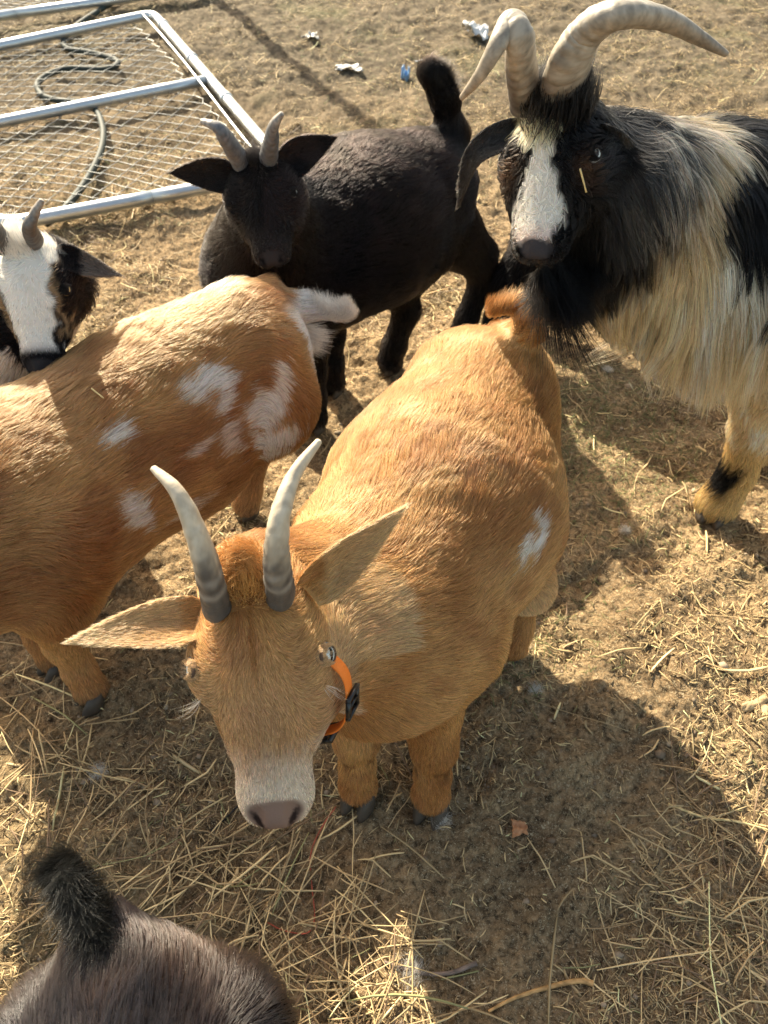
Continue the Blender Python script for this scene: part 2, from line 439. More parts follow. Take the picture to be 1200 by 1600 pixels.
def eyes(H, parent, iris=(.55, .66, .68), lid=(.05, .03, .02), r=.056, top=.34, side=(-1, 1), fur=None):
    for q, (S, out, a1, a2) in zip((-1, 1), H['eye']):
        rr = r * H['L']; c = S - out * rr * .74 + out * .0005
        nu, nv = 40, 24
        th = np.linspace(0, math.pi, nv)[1:-1]; ph = np.arange(nu) / nu * 2 * math.pi
        ring = np.cos(th)[:, None, None] * out + np.sin(th)[:, None, None] * (np.cos(ph)[None, :, None] * a1 + np.sin(ph)[None, :, None] * a2)
        V = np.vstack([out, ring.reshape(-1, 3), -out])
        j = np.arange(nu); j2 = (j + 1) % nu; m = nv - 2
        F = np.concatenate([np.stack([1 + i * nu + j, 1 + (i + 1) * nu + j, 1 + (i + 1) * nu + j2, 1 + i * nu + j2], 1) for i in range(m - 1)])
        T3 = np.vstack([np.stack([np.zeros(nu, int), 1 + j, 1 + j2], 1), np.stack([np.full(nu, len(V) - 1), 1 + (m - 1) * nu + j2, 1 + (m - 1) * nu + j], 1)])
        x, y = V @ a1, V @ a2; rad = np.sqrt(x**2 + y**2)
        col = np.tile(A(iris, float), (len(V), 1)) * (1 + .25 * np.sin(np.arctan2(y, x) * 17))[:, None]
        col = mixc(col, A(iris) * .4, sstep(.60, .72, rad)); col = mixc(col, (.05, .03, .02), sstep(.76, .86, rad))
        col = mixc(col, (.006, .006, .008), ((np.abs(x) < .45) & (np.abs(y) < .14)).astype(float))
        mesh_obj('eye', c + V * rr, [F, T3], M_eye, parent, np.clip(col, 0, 1))
        # upper and lower lid
        up_sign = 1 if (a2 @ H['u']) > 0 else -1
        parts = []
        for sg, hh, tk in ((up_sign, top, .17), (-up_sign, .40, .09)):
            w = np.linspace(-1, 1, 19)
            dd = unit(out[None] * .78 + a1[None] * (w * .66)[:, None] + a2[None] * (sg * hh * (1 - w**2))[:, None])
            parts.append(tube(c + dd * rr * 1.03, rr * tk * (1.05 - w**2 * .75), 8, True, out))
        if fur is not None:         # a furred upper lid drawn down over the ball
            w = np.linspace(-1, 1, 19); e0 = up_sign * top * (1 - w**2)
            G = np.stack([c + unit(out[None] * .78 + a1[None] * (w * (.66 + .5 * u_))[:, None] + a2[None] * (e0 * (1 - u_) + up_sign * 1.5 * u_)[:, None]) * rr * 1.035 for u_ in np.linspace(0, 1, 9)])
            i = np.arange(8)[:, None] * 19; j = np.arange(18)[None]
            Vl, Ql = G.reshape(-1, 3), np.stack([i + j, i + 19 + j, i + 20 + j, i + 1 + j], -1).reshape(-1, 4)
            lo_ = mesh_obj('upper_eyelid', Vl, Ql, M_hide, parent, np.tile(A(fur, float) * .7, (len(Vl), 1)))
            P_, f_, _a = surf_sample(Vl, Ql, 2600, rng); nn = unit(P_ - c); nn = nn
            fl = np.tile(out * .9 - a2 * up_sign * .5 - H['f'] * .25, (len(P_), 1))
            S_, rd_ = grow(None, P_, nn, fl, rng.uniform(.004, .0085, len(P_)), .3, 0, 5, .35, .004, .0003, .15)
            curves_obj('fur', S_, rd_, jitter(np.tile(A(fur, float), (len(P_), 1)), rng, .2), M_fur if max(fur) > .1 else M_furb, lo_)
        V, F = joinm(parts); mesh_obj('eyelid', V, F, M_lid, parent, np.tile(A(lid, float), (len(V), 1)))

def make_ear(base, tip, face, width, thick=.004, cup=.35, droop=0.0, n=14, m=14, bend=None):
    """a cupped leaf-shaped ear from base to tip; face = the direction its hollow looks"""
    base = np.asarray(base, float); tip = np.asarray(tip, float)
    mid = (base + tip) / 2 + (np.asarray(bend) if bend is not None else A([0, 0, droop]))
    path = spline([base, mid, tip], n)
    tg = unit(np.gradient(path, axis=0)); fc = np.asarray(face, float)
    V = []
    for i in range(n):
        t = i / (n - 1)
        w = width * (.60 * (1 - t)**2 + .98 * math.sin(math.pi * min(1, t * .93 + .02)**.72)**.8 * (1 - .25 * t)) * max(0, 1 - t**9)**.5 * .66
        w = max(w, .0008)
        nn = unit(fc - tg[i] * (fc @ tg[i])); sd = np.cross(tg[i], nn)
        cp = cup * (1 + 1.8 * (1 - t)**3)
        for layer in (0, 1):
            for j in range(m):
                x = -1 + 2 * j / (m - 1)
                if layer: x = -x
                zc = w * cp * (x * x - .35) * 1.0
                e = max(0.0, 1 - x * x)**.5
                V.append(path[i] + sd * x * w + nn * (zc + (thick if layer == 0 else -thick) * (e * (1 - .5 * t) + .06)))
    V = A(V); k = 2 * m
    ii = np.arange(n - 1)[:, None] * k; j = np.arange(k)[None, :]; j2 = (j + 1) % k
    F = np.stack([ii + j, ii + j2, ii + k + j2, ii + k + j], -1).reshape(-1, 4)
    return V, F
def quad_normals(V, Q):
    fn = np.cross(V[Q[:, 2]] - V[Q[:, 0]], V[Q[:, 3]] - V[Q[:, 1]]); vn = np.zeros_like(V)
    for j in range(4):
        for d in range(3): vn[:, d] += np.bincount(Q[:, j], fn[:, d], len(V))
    return unit(vn)

def make_horn(pts, r0, r1, parent, colf, rings=18, ringamp=.04, flat=.75, up=(0, 1, 0), n=120, keel=0.0, label=None, twist=0.0, pw=.75):
    P = spline(pts, n); t = np.linspace(0, 1, n)
    rad = r1 + (r0 - r1) * (1 - t)**pw * (1 - .12 * t)
    rad = rad * (1 + ringamp * np.abs(np.sin(t**.8 * rings * math.pi)) * (1 - t) ** .7)
    rad[-1] *= .5
    sides = 28; th = np.arange(sides) / sides * 2 * math.pi
    prof = 1 + keel * np.exp(-((th - math.pi) / .35)**2)
    V, F, T3 = tube(P, rad, sides, True, up, flat, twist, prof)
    ti = np.concatenate([np.repeat(t, sides), [0, 1]])
    V = V + (noise(V, 55, 4) * .035 * (r0 * (1 - ti)) )[:, None] * unit(V - np.concatenate([np.repeat(P, sides, 0), P[:1] * 0 + V[-2:]])[:len(V)] + 1e-9)
    o = mesh_obj('horn', V, [F, T3], M_horn, parent, colf(ti, V))
    if label: o['label'] = label
    return o
def hoof(at, fwd, s, parent):
    """cloven hoof: two toes on the ground"""
    at = np.asarray(at, float); f = unit([fwd[0], fwd[1], 0]); sd = A([f[1], -f[0], 0]); parts = []
    for q in (-1, 1):
        c = at + sd * q * s * .36
        rings = []
        for z, l, w, o in ((0.0, 1.0, .33, .12), (.25, .98, .34, .08), (.6, .78, .32, -.06), (.95, .6, .27, -.2)):
            th = np.arange(12) / 12 * 2 * math.pi
            y = np.cos(th); x = np.sin(th) * (1 - .35 * np.maximum(y, 0))
            rings.append(c + (x * w * s)[:, None] * sd + ((y * l * .62 + o) * s)[:, None] * f + A([0, 0, z * s * .95 + .001]))
        V = np.vstack(rings + [c + A([0, 0, .001]), c + A([0, 0, s * .95]) - f * s * .2])
        i = np.arange(3)[:, None] * 12; j = np.arange(12)[None, :]; j2 = (j + 1) % 12
        F = np.stack([i + j2, i + j, i + 12 + j, i + 12 + j2], -1).reshape(-1, 4)
        jj = np.arange(12); k2 = (jj + 1) % 12
        T3 = np.vstack([np.stack([np.full(12, 48), jj, k2], 1), np.stack([np.full(12, 49), 36 + k2, 36 + jj], 1)])
        parts.append((V, F, T3))
    V, F = joinm(parts)
    mesh_obj('hoof', V, F, M_hoof, parent)
def leg(B, pts, rad, hl=.015, k=.03, fet=True):
    for i in range(len(pts) - 1):
        B.rc(pts[i], pts[i + 1], rad[i], rad[i + 1], k if i == 0 else min(k, .02), hl)

def finish(name, B, ears, H, colf, loc, label, cat, group, nh, rad, hairmat, lift=.35, clump=.45, cell=.008, grav=0.0, hooves=(), hmul=None, extra=(), k=5, earhl=.008, curl=0.0, wild=.15, keep=None, hidecol=0.75, collide=0.0):
    """solve the body, build it with its ears as one mesh, grow the coat"""
    r = np.random.default_rng(len(name) + nh)
    root = thing(name, loc, label, cat, group)
    V, Q = B.solve()
    if H is not None: locate_eyes(B, H)
    EV, EQ = [], []; o = len(V)
    for (v, q) in ears: EV.append(v); EQ.append(q + o); o += len(v)
    AV = np.vstack([V] + EV); AQ = np.vstack([Q] + EQ)
    vn = quad_normals(AV, AQ)
    col = colf(AV, vn, None) * hidecol
    ob = mesh_obj('body', AV, AQ, M_hide, root, col)
    strands, rads, cols = [], [], []
    if nh:
        P, fn, area = surf_sample(V, Q, int(nh * 1.25), r)
        Nn = B.grad(P)
        kp = r.uniform(size=len(P)) < np.where(Nn[:, 2] < -.75, .5, 1.0)
        if keep is not None: kp &= keep(P, Nn, r)
        P, Nn = P[kp], Nn[kp]
        fl, hl, w = B.field(P)
        if H is not None: hl = hl * head_mask(H, P)
        if hmul is not None: hl = hl * hmul(P, Nn)
        m = hl > .0018; P, Nn, fl, hl = P[m], Nn[m], fl[m], hl[m]
        S, rd = grow(B, P, Nn, fl, hl * r.uniform(.65, 1.2, len(P)), lift, grav, k, clump, cell, rad, wild, r, curl=curl, off=collide)
        c = colf(P, Nn, r); strands.append(S); rads.append(rd); cols.append(c)
    for e in ears:
        v, q = e
        P, fn, area = surf_sample(v, q, int(nh * .022), r)
        base = v[:28].mean(0); tipp = v[-28:].mean(0)
        fl = np.tile(unit(tipp - base), (len(P), 1))
        S, rd = grow(None, P, fn, fl, np.full(len(P), earhl) * r.uniform(.6, 1.3, len(P)), lift * .8, 0, k, clump * .6, cell * .7, rad * .75, wild, r)
        strands.append(S); rads.append(rd); cols.append(colf(P, fn, r))
    for (S, rd, c) in extra:
        strands.append(S); rads.append(rd); cols.append(c)
    if strands:
        km = max(S.shape[1] for S in strands)
        for i_, S in enumerate(strands):
            if S.shape[1] != km:
                t = np.linspace(0, S.shape[1] - 1.0001, km); q = t.astype(int); f = (t - q)
                strands[i_] = S[:, q] * (1 - f)[None, :, None] + S[:, q + 1] * f[None, :, None]
                rads[i_] = rads[i_][:, q] * (1 - f) + rads[i_][:, q + 1] * f
        curves_obj('fur', np.concatenate(strands), np.concatenate(rads), np.clip(np.concatenate(cols), .002, .95), hairmat, ob)
    for h in hooves: hoof(*h, root)
    print(name, 'verts', len(AV), 'hair', sum(len(s) for s in strands), 'area', round(area, 3), 't', round(time.time() - T0, 1))
    return root, ob
def tuft(c, d, spread, n, length, col, rad=.0005, k=5, r=rng, rootr=.01, grav=0.3, body=None, curl=.15, jit=.12):
    """a brush of long hair: roots scattered round c, pointing along d; returns strands, radii, colours"""
    c = np.asarray(c, float)
    v = unit(r.normal(size=(n, 3))); P = c + v * rootr * r.uniform(.2, 1, (n, 1))
    dd = unit(np.asarray(d, float)[None, :] + v * spread * r.uniform(.2, 1, (n, 1)))
    S, rd = grow(body, P, dd, dd + A([0, 0, 1e-3]), length * r.uniform(.6, 1.1, n), 2.0, grav, k, .5, .006, rad, .1, r, curl=curl)
    cc = np.clip(np.asarray(col)[None, :] * (1 + r.normal(size=(n, 1)) * jit), 0, 1) if np.ndim(col) == 1 else col
    return S, rd, cc
def stalk_on(B, p0, p1, label):
    a, b = B.hit(*p0), B.hit(*p1); n0 = B.grad(A([a, b])); a, b = a + n0[0] * .009, b + n0[1] * .009
    V, F, T3 = tube(a + (b - a) * np.linspace(0, 1, 6)[:, None], .0011, 6)
    tag(mesh_obj('straw_piece', V, [F, T3], simple('straw_bit', (.62, .46, .2), .5)), label, 'straw')
def brush(pts, n, length, spread, col, rad=.0003, rootr=.014, k=6, r=rng, grav=.1, curl=.25, jit=.3, tip=.5, clump=.5):
    # a haired tail: strands rooted all along a curve, leaning along it and outwards
    C_ = spline(pts, 60); tg = unit(np.gradient(C_, axis=0)); t = r.uniform(0, 1, n)**.8; i = (t * 59).astype(int)
    v = unit(r.normal(size=(n, 3))); v = unit(v - tg[i] * (v * tg[i]).sum(1, keepdims=True)); rr = rootr * (1 - (1 - tip) * t)
    P = C_[i] + v * rr[:, None] * r.uniform(.3, 1, (n, 1)); d = unit(tg[i] + v * (spread * r.uniform(.3, 1.1, n))[:, None])
    S, rd = grow(None, P, d, d + A([0, 0, 1e-3]), length * r.uniform(.5, 1.1, n) * (1 - .25 * t), 1.2, grav, k, clump, .006, rad, .12, r, curl=curl)
    return S, rd, np.clip(np.asarray(col)[None, :] * (1 + r.normal(size=(n, 1)) * jit), .001, 1)
def ragged(m, r):
    return m if r is None else (sstep(.2, .8, m) > r.uniform(size=len(m))) * 1.0
def blob(P, c, r, soft=.35, wob=.25, seed=1, f=18):
    """0..1 membership of a patch: an ellipsoid with a wavering edge"""
    d = np.sqrt((((P - np.asarray(c)) / np.asarray(r))**2).sum(1)) + wob * noise(P, f, seed)
    return 1 - sstep(1 - soft, 1 + soft, d)
def jitter(c, r, a=.16, hue=.05):
    if r is None: return c
    return c * np.clip(1 + r.normal(size=(len(c), 1)) * a * 1.5, .25, 2) * (1 + r.normal(size=(len(c), 3)) * hue)

# ------------------------------------------------------------------ the ground
def gh(x, y):
    """height of the trampled ground"""
    P = np.stack([x, y, np.zeros_like(x)], 1)
    h = .010 * noise(P, 1.3, 1) + .0060 * noise(P, 5, 2) + .0028 * noise(P, 17, 3)
    h -= .006 * np.maximum(0, noise(P, 8, 12) - .3)
    h += .0030 * noise(P, 42, 6) * sstep(6, 2, y) + .0016 * np.abs(noise(P, 75, 9, 1)) * sstep(5, 1.5, y)
    return h - .004
def graded(a, b, h, lim, g=1.35):
    xs = list(np.arange(a, b, h)); s = h
    while xs[-1] < lim: s *= g; xs.append(xs[-1] + s)
    s = h
    while xs[0] > -lim: s *= g; xs.insert(0, xs[0] - s)
    return A(xs)
def build_ground():
    xs = graded(-2.2, 2.4, .0085, 400); 
    ys = list(np.arange(-.2, 2.4, .0075)) + list(np.arange(2.4, 5.4, .018)); s = .018
    while ys[-1] < 400: s *= 1.35; ys.append(ys[-1] + s)
    s = .02
    while ys[0] > -400: s *= 1.35; ys.insert(0, ys[0] - s)
    ys = A(ys)
    X, Y = np.meshgrid(xs, ys, indexing='ij'); x, y = X.ravel(), Y.ravel()
    fade = sstep(14, 6, np.hypot(x, y))
    z = gh(x, y) * fade
    V = np.stack([x, y, z], 1); nx, ny = len(xs), len(ys)
    i = np.arange(nx - 1)[:, None] * ny; j = np.arange(ny - 1)[None, :]
    F = np.stack([i + j, i + ny + j, i + ny + j + 1, i + j + 1], -1).reshape(-1, 4)
    m, nt, out = nodes('trampled_earth')
    b = N(nt, 'ShaderNodeBsdfPrincipled', Roughness=.95); b.inputs['Specular IOR Level'].default_value = .15
    tc = N(nt, 'ShaderNodeTexCoord')
    def nz(s, d=6, r=.6, dist=0.0):
        n = N(nt, 'ShaderNodeTexNoise', Scale=s, Detail=d, Roughness=r, Distortion=dist); nt.links.new(tc.outputs['Object'], n.inputs['Vector']); return n.outputs[0]
    def ramp(src, pts):
        r = N(nt, 'ShaderNodeValToRGB'); nt.links.new(src, r.inputs[0]); e = r.color_ramp.elements
        e[0].position, e[0].color = pts[0][0], (*pts[0][1], 1); e[1].position, e[1].color = pts[1][0], (*pts[1][1], 1)
        for p, c in pts[2:]: q = e.new(p); q.color = (*c, 1)
        return r.outputs[0]
    def mix(fac, a, c, mode='MIX'):
        x_ = N(nt, 'ShaderNodeMix', data_type='RGBA', blend_type=mode)
        if isinstance(fac, float): x_.inputs[0].default_value = fac
        else: nt.links.new(fac, x_.inputs[0])
        for k, v in ((6, a), (7, c)):
            if isinstance(v, tuple): x_.inputs[k].default_value = (*v, 1)
            else: nt.links.new(v, x_.inputs[k])
        return x_.outputs[2]
    base = ramp(nz(5, 9, .72), [(.30, (.110, .072, .042)), (.70, (.40, .285, .165))])
    fine = ramp(nz(90, 8, .75, .4), [(.38, (.22, .21, .20)), (.60, (1.35, 1.3, 1.2))])
    c = mix(1.0, base, fine, 'MULTIPLY')
    chaff = ramp(nz(260, 4, .7, 1.5), [(.56, (0, 0, 0)), (.63, (1, 1, 1))])
    c = mix(chaff, c, (.48, .39, .25))
    gm = ramp(nz(1.6, 5, .6), [(.55, (0, 0, 0)), (.72, (.45, .45, .45))])
    c = mix(gm, c, (.115, .115, .055))
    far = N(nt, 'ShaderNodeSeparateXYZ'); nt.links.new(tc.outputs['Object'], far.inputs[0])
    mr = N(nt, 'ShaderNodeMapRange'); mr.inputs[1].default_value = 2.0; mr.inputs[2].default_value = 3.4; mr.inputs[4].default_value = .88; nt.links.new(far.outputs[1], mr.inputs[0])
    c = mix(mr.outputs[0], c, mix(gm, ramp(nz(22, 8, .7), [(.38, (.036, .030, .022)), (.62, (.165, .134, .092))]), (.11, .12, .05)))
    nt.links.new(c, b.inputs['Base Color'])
    bp = N(nt, 'ShaderNodeBump', Strength=.8, Distance=.006); nt.links.new(nz(120, 8, .75, .5), bp.inputs['Height'])
    bp2 = N(nt, 'ShaderNodeBump', Strength=.7, Distance=.012); nt.links.new(nz(30, 6, .7, .3), bp2.inputs['Height']); nt.links.new(bp.outputs[0], bp2.inputs['Normal'])
    nt.links.new(bp2.outputs[0], b.inputs['Normal']); nt.links.new(b.outputs[0], out.inputs[0])
    tag(mesh_obj('ground', V, F, m), kind='structure')

def strip_mesh(name, base, ang, length, width, bend, tilt, thick, cols, mat, seg=4, lift=None):
    """many flat bent stalks in one mesh: 4-sided section"""
    n = len(base); t = np.linspace(-.5, .5, seg + 1)
    d = np.stack([np.cos(ang), np.sin(ang)], 1); nrm = np.stack([-d[:, 1], d[:, 0]], 1)
    along = t[None, :] * length[:, None]; kk = (np.arange(n) % 3 == 0)[:, None]; off = bend[:, None] * length[:, None] * np.where(kk, (np.abs(t[None, :] - .13) - .25) * 2.6, (t[None, :]**2 - .08) * 2.5)
    X = base[:, 0, None] + d[:, 0, None] * along + nrm[:, 0, None] * off; Y = base[:, 1, None] + d[:, 1, None] * along + nrm[:, 1, None] * off
    gz = gh(X.ravel(), Y.ravel()).reshape(X.shape)
    zc = gz.max(1, keepdims=True) * .6 + gz * .4
    Z = zc + .0012 + tilt[:, None] * (t[None, :] + .5) * length[:, None] + (lift[:, None] if lift is not None else 0)
    Cc = np.stack([X, Y, Z], -1)
    ww = width[:, None] * np.clip(1.15 - (np.abs(t[None, :]) * 2)**4 * .5, .3, 1.1)
    r = np.random.default_rng(n); roll = r.uniform(-.9, .9, n)[:, None, None]
    S = np.concatenate([nrm, np.zeros((n, 1))], 1)[:, None, :]; U = A([0, 0, 1.])[None, None, :]
    a1 = S * np.cos(roll) + U * np.sin(roll); a2 = -S * np.sin(roll) + U * np.cos(roll)
    w_, th = ww[..., None] * .5, (thick[:, None] * np.ones_like(ww))[..., None] * .5
    V = np.stack([Cc + a1 * w_, Cc + a2 * th, Cc - a1 * w_, Cc - a2 * th], 2).reshape(-1, 3)
    k = (seg + 1) * 4
    o = (np.arange(n) * k)[:, None, None]; i = (np.arange(seg) * 4)[None, :, None]; j = np.arange(4)[None, None, :]; j2 = (j + 1) % 4
    F = np.stack([o + i + j, o + i + 4 + j, o + i + 4 + j2, o + i + j2], -1).reshape(-1, 4)
    ends = np.concatenate([o[:, :, 0] + A([[0, 1, 2, 3]]), o[:, :, 0] + seg * 4 + A([[3, 2, 1, 0]])])
    return mesh_obj(name, V, [F, ends], mat, None, np.repeat(cols, k, 0), smooth=False)

def build_litter():
    r = np.random.default_rng(21)
    M_straw = attr_mat('straw', .55, .35)
    def scatter(n, y0, y1, p=1.0, pw=1.5):
        # denser near the camera, clumped
        out = []
        while sum(len(o) for o in out) < n:
            y = y0 + (y1 - y0) * r.uniform(size=n)**pw; x = r.uniform(-1, 1, n) * (.62 + .62 * y)
            P = np.stack([x, y, 0 * x], 1); w = .5 + .5 * noise(P, 1.7, 15) + .35 * noise(P, 5, 17)
            out.append(P[r.uniform(size=n) < np.clip(w, .06, 1) * p])
        return np.concatenate(out)[:n]
    def colors(n, a=.25):
        t = r.uniform(size=(n, 1)); c = (A([.72, .54, .28]) * t + A([.36, .24, .12]) * (1 - t)) * (1 + r.normal(size=(n, 1)) * a)
        g = r.uniform(size=n) < .02; c[g] = A([.30, .28, .12]); d = r.uniform(size=n) < .10; c[d] = A([.22, .14, .08])
        return np.clip(c, .02, .9)
    n = 2300; P = scatter(n, -.25, 2.4, pw=1.3)
    L = np.clip(r.lognormal(-3.25, .6, n), .012, .20); an = r.uniform(0, 6.283, n)
    tag(strip_mesh('straw', P, an, L, np.clip(r.lognormal(-6.15, .45, n), .0010, .0060), r.normal(size=n) * .06, np.abs(r.normal(size=n)) * .05, r.uniform(.0005, .0013, n), colors(n), M_straw, 5),
        'loose yellow hay stalks strewn over the brown earth', None, kind='stuff')
    n = 150; P = W(330, 1375, 0) + np.stack([r.normal(size=n) * .10, r.normal(size=n) * .085, np.zeros(n)], 1)
    m2 = 150; Pb = W(560, 1520, 0) + np.stack([r.normal(size=m2) * .07, r.normal(size=m2) * .07, np.zeros(m2)], 1)
    m3 = 130; Pc = W(1150, 1450, 0) + np.stack([r.normal(size=m3) * .10, r.normal(size=m3) * .10, np.zeros(m3)], 1)
    m4 = 130; Pd = W(60, 1200, 0) + np.stack([r.normal(size=m4) * .09, r.normal(size=m4) * .10, np.zeros(m4)], 1)
    P = np.concatenate([P, Pb, Pc, Pd]); an = np.concatenate([r.normal(.75, .5, n), r.uniform(0, 6.28, m2 + m3 + m4)]); n = len(P)
    tag(strip_mesh('hay', P, an, np.clip(r.lognormal(-2.6, .45, n), .03, .20), r.uniform(.0013, .0030, n), r.normal(size=n) * .07, np.abs(r.normal(size=n)) * .07, r.uniform(.0005, .0013, n), colors(n), M_straw, 5, lift=r.uniform(0, .012, n)),
        'thicker drifts of dry hay lying in front of the golden goat', None, kind='stuff')
    n = 75000; P = scatter(n, -.25, 4.6, pw=1.6)
    tag(strip_mesh('chaff', P, r.uniform(0, 6.283, n), np.clip(r.lognormal(-4.5, .5, n), .004, .04), r.uniform(.0008, .0022, n), r.normal(size=n) * .08, np.abs(r.normal(size=n)) * .12, r.uniform(.0005, .0012, n), colors(n, .35) * .9, M_straw, 2),
        'short broken bits of hay trodden into the ground', None, kind='stuff')
    n = 17000; P = scatter(n, 1.5, 5.0, pw=1.0)
    tag(strip_mesh('dry_grass', P, r.uniform(0, 6.283, n), np.clip(r.lognormal(-3.4, .5, n), .01, .10), r.uniform(.0012, .0028, n), r.normal(size=n) * .2, np.abs(r.normal(size=n)) * .25, r.uniform(.0005, .001, n), np.clip(colors(n, .35) * A([.62, .62, .58]), 0, 1), M_straw, 4),
        'matted dry grass and hay further back in the pen', None, kind='stuff')
    # green grass wisps
    n = 7000; cs = A([W(960, 720, 0), W(700, 130, 0), W(1000, 60, 0), W(560, 60, 0), W(200, 270, 0), W(720, 950, 0), W(900, 640, 0), W(640, 250, 0)]); k = r.integers(0, len(cs), n)
    P = cs[k] + r.normal(size=(n, 3)) * (.05 + .07 * cs[k][:, 1:2]) * A([1.2, 1, 0]); 
    c = A([.13, .14, .05]) * r.uniform(.6, 1.6, (n, 1))
    tag(strip_mesh('grass', P, r.uniform(0, 6.283, n), r.uniform(.008, .03, n), r.uniform(.0008, .0018, n), r.normal(size=n) * .2, np.abs(r.normal(size=n)) * .5, np.full(n, .0006), c, M_straw, 3),
        'thin patches of short green grass', None, kind='stuff')
    # pebbles, clods
    n = 5200; P = scatter(n, -.2, 3.0, pw=1.5); P[:, 2] = gh(P[:, 0], P[:, 1]); s = np.clip(r.lognormal(-6.1, .5, n), .0009, .010)
    ph = A([[0, 0, 1], [.9, 0, .4], [.28, .86, .35], [-.73, .53, .42], [-.73, -.53, .3], [.28, -.86, .45], [.73, .53, -.4], [-.28, .86, -.4], [-.9, 0, -.4], [-.28, -.86, -.4], [.73, -.53, -.4], [0, 0, -1]])
    fc = A([[0, 1, 2], [0, 2, 3], [0, 3, 4], [0, 4, 5], [0, 5, 1], [1, 6, 2], [2, 7, 3], [3, 8, 4], [4, 9, 5], [5, 10, 1], [6, 7, 2], [7, 8, 3], [8, 9, 4], [9, 10, 5], [10, 6, 1], [11, 7, 6], [11, 8, 7], [11, 9, 8], [11, 10, 9], [11, 6, 10]])
    V = P[:, None, :] + (ph[None] * (1 + r.normal(size=(n, 12, 3)) * .16)) * s[:, None, None] * np.stack([r.uniform(.7, 1.5, n), r.uniform(.7, 1.5, n), r.uniform(.45, .9, n)], 1)[:, None, :]
    F = (np.arange(n) * 12)[:, None, None] + fc[None]
    t = r.uniform(size=(n, 1)); c = (A([.20, .13, .08]) * t + A([.34, .27, .19]) * (1 - t)) * r.uniform(.6, 1.3, (n, 1))
    tag(mesh_obj('pebbles', V.reshape(-1, 3), F.reshape(-1, 3), attr_mat('pebble', .9, .1), None, np.repeat(c, 12, 0)), 'small clods of dirt and pebbles on the ground', None, kind='stuff')

